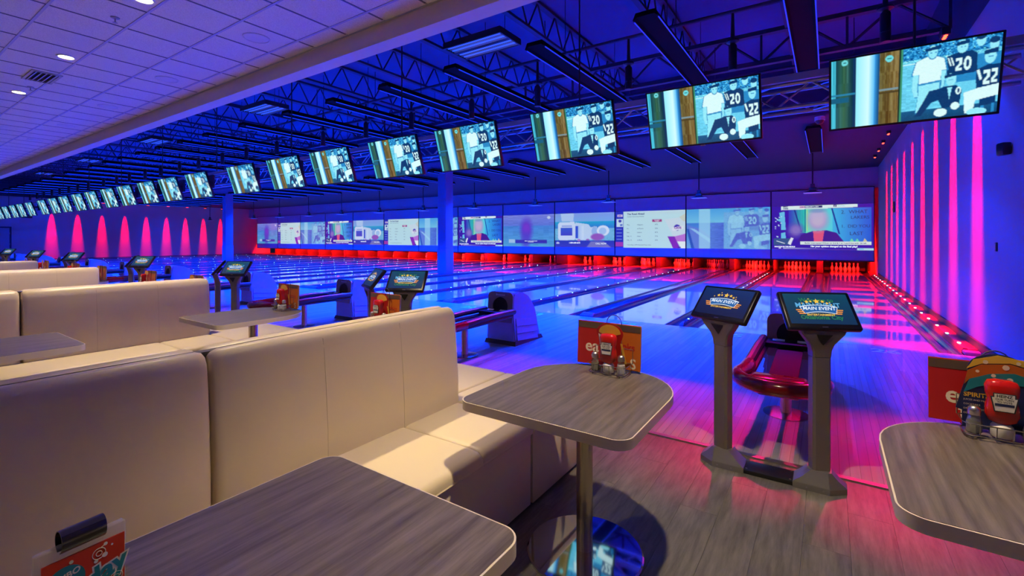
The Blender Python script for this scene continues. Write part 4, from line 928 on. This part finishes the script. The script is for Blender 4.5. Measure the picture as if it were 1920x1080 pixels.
caddy(.482, 2.225, .7505, 'the D-shaped table by the right wall', True)
for x_, y_, wname in TAB[2:10]: caddy(x_+.02, y_+.285, .7505, wname)

# clipped menu stand on the rectangular table
st = thing('menu_stand', 'clear acrylic menu stand with red flyer and black clip on the rectangular table', 'menu stand', (-1.035, .243, .7505), R(95))
ob('acrylic', bmesh_box('acr', (.118, .012, .178), M_CLEAR, (0, 0, .089), .002, 1), st)
ob('foot', bmesh_box('acrf', (.118, .06, .004), M_CLEAR, (0, 0, .002), .001, 1), st)
fl_ = ob('flyer', bmesh_box('fly', (.108, .002, .150), mat('flyer_red', (.62, .035, .012), .35), (0, -.0078, .075)), st, (.002, 0, .008))
ob('bubble', mesh('flyb', lambda bm: lathe(bm, [(.026, 0), (.026, .0006)], n=28), M_TEAL, False), fl_, (-.026, -.0090, .110), UP)
ob('lettering', text_mesh('JUMBO\n9.95', .0135, M_LABEL, .0004, .2), fl_, (-.026, -.0100, .112), (PI/2, R(-14), 0))
ob('lettering', text_mesh('day', .042, mat('flyer_white', (.75, .72, .70), .5), .0042, .15), fl_, (.026, -.0092, .098), (PI/2, R(-14), 0))
ob('lettering', text_mesh('day', .042, M_TEAL, .0016, .15), fl_, (.026, -.0096, .098), (PI/2, R(-14), 0))
ob('lettering', text_mesh('night', .036, M_TEAL, .0016, .15), fl_, (.012, -.0094, .062), (PI/2, R(-14), 0))
def rings(bm):
    for x_, y_, r_ in ((.018, .132, .009), (.042, .078, .009)):
        for q in (1, .45): tube(bm, [(x_+r_*q*math.cos(2*PI*i/16), y_+r_*q*math.sin(2*PI*i/16), 0) for i in range(16)], .0006, 4, True)
    for x_, y_, r_ in ((.027, .144, .0028), (.036, .138, .0016), (.026, .126, .004), (-.018, .139, .0028), (.014, .121, .003)): cyl(bm, (x_, y_, -.0003), (x_, y_, .0004), r_, 12)
    tube(bm, [(.021, .141, 0), (.026, .143, 0)], .0006, 4)
ob('splashes', mesh('flyr', rings, M_LABEL, False), fl_, (0, -.0092, 0), UP, kind='stuff')
ob('clip', mesh('clip', lambda bm: loft(bm, [[(x_, .0155*math.cos(t), .183+.0185*math.sin(t)) for t in [R(-70)+R(320)*i/18 for i in range(19)]]+[(x_, .0138*math.cos(t), .183+.0168*math.sin(t)) for t in [R(-70)+R(320)*i/18 for i in range(18, -1, -1)]] for x_ in (-.029, .029)]), mat('clip_black', (.010, .009, .012), .12, coat=1.), True, 30), st, (.0, 0, 0), (0, 0, 0))

# ------------------------------------------------------------------ ceiling fittings over the seats
for i, (xd, yd) in enumerate([(2.14-2.5*q, 1.70) for q in range(1, 18)]+[(2.14-2.5*q, -1.525) for q in range(1, 10)]):  # rear row is unseen, added for warm bounce onto the tile ceiling
    D = thing('downlight', f'lit recessed ceiling downlight {"near the fascia" if i < 17 else "in the added unseen rear row"}, {ORD[i if i < 17 else i-17]} from the right wall', 'downlight', (xd, yd, ZT-.004), 0, 'recessed downlights')
    ob('trim_ring', mesh('dring', lambda bm: lathe(bm, [(.072, .004), (.095, .004), (.095, .0), (.088, -.008), (.074, -.006), (.072, .004)], n=24, cap=False), M_WHITE), D)
    ob('lens', mesh('dlens', lambda bm: cyl(bm, (0, 0, .001), (0, 0, .004), .073, 24), M_DOWN), D)
    light('downlight_lamp', 'SPOT', (0, 0, -.012), (0, 0, 0), WARM, P_DOWN, D, spot_size=R(72), spot_blend=.8, shadow_soft_size=.05)
for i in range(5):
    S = tag(ob('ceiling_speaker', mesh('cspk', lambda bm: lathe(bm, [(.14, .006), (.14, -.004), (.128, -.008), (.124, -.003), (.01, -.003)], n=28), M_TBAR), None, (-5.345-2.44*i, 2.745, ZT-.001)), f'round flush ceiling speaker near the fascia, {("first", "second", "third", "fourth", "fifth")[i]} toward the far wall', 'speaker', 'ceiling speakers')
for i in range(4):
    V = thing('air_vent', f'slatted ceiling air vent in the downlight row, {("first", "second", "third", "fourth")[i]} toward the far wall', 'air vent', (-9.11-5.0*i, 1.72, ZT-.008), 0, 'ceiling vents')
    ob('frame', mesh('avf', lambda bm: [box(bm, (0, s*.14, 0), (.60, .03, .014)) for s in (-1, 1)]+[box(bm, (s*.285, 0, 0), (.03, .30, .014)) for s in (-1, 1)], M_VENT, False), V)
    for q in range(5): ob('slat', mesh('avs', lambda bm: box(bm, (0, 0, 0), (.55, .035, .004), rx=R(38)), M_VENT, False), V, (0, -.10+.05*q, -.004))
    ob('duct', bmesh_box('avd', (.56, .27, .004), M_BLACK, (0, 0, .008)), V)
for i, (xs, ys) in enumerate(((-6.05, 1.68), (-9.86, 1.74), (-2.2, 1.7))):
    S = thing('sprinkler', f'small pendant fire sprinkler on the tile ceiling, {("between two downlights", "beyond the air vent", "close to the booth")[i]}', 'sprinkler', (xs, ys, ZT+.0005))
    ob('escutcheon', mesh('spe', lambda bm: lathe(bm, [(.04, .0), (.036, -.008), (.012, -.012)], n=16), M_TRIM), S)
    ob('head', mesh('sph', lambda bm: (cyl(bm, (0, 0, -.01), (0, 0, -.05), .006, 8), lathe(bm, [(.022, -.052), (.022, -.055)], n=10)), M_TRIM), S)

# ------------------------------------------------------------------ small things on the right wall and under the lane ceiling
S = thing('wall_speaker', 'small dark speaker mounted high on the right wall', 'speaker', (X_WALL-.055, 6.80, 2.345))
ob('cabinet', bmesh_box('wsp', (.08, .10, .13), M_BLACK, (0, 0, 0), .015), S, (0, 0, 0), (0, 0, R(20)))
ob('bracket', bmesh_box('wsb', (.05, .03, .03), M_BLKM, (.03, 0, 0)), S)
S = thing('wall_switch', 'small dark control box on the right wall between red stripes', 'control box', (X_WALL-.015, 16.93, 2.31))
ob('box', bmesh_box('wsw', (.03, .26, .30), M_BLKM, (0, 0, 0), .006), S); ob('knob', bmesh_box('wsk', (.02, .05, .05), M_TRIM, (-.02, 0, -.05), .005), S)
S = thing('wall_outlet', 'small dark outlet low on the right wall beyond the red stripes', 'outlet', (X_WALL-.008, 7.28, 1.333))
ob('plate', bmesh_box('wop', (.014, .05, .10), M_BLKM, (0, 0, 0), .004), S); ob('socket', bmesh_box('wos', (.006, .02, .06), M_TRIM, (-.008, 0, 0), .002), S)
S = thing('dome_camera', 'white dome security camera under the dark lane ceiling', 'camera', (-.15, 12.3, 4.02))
ob('mount', mesh('dcm', lambda bm: lathe(bm, [(.10, .0), (.10, .09)], n=20), M_WHITE), S); ob('dome', mesh('dcd', lambda bm: lathe(bm, [(.085*math.cos(t), -.085*math.sin(t)) for t in [PI/2*i/6 for i in range(6)]], n=20), M_BLACK, True, 70), S)
S = thing('wall_speaker', 'small dark speaker on the far left wall', 'speaker', (X_LEFT+.12, 7.6, 2.9))
ob('cabinet', bmesh_box('wsp2', (.2, .5, .25), M_BLACK, (0, 0, 0), .015), S); ob('bracket', bmesh_box('wsb2', (.06, .05, .05), M_BLKM, (-.1, 0, 0)), S)
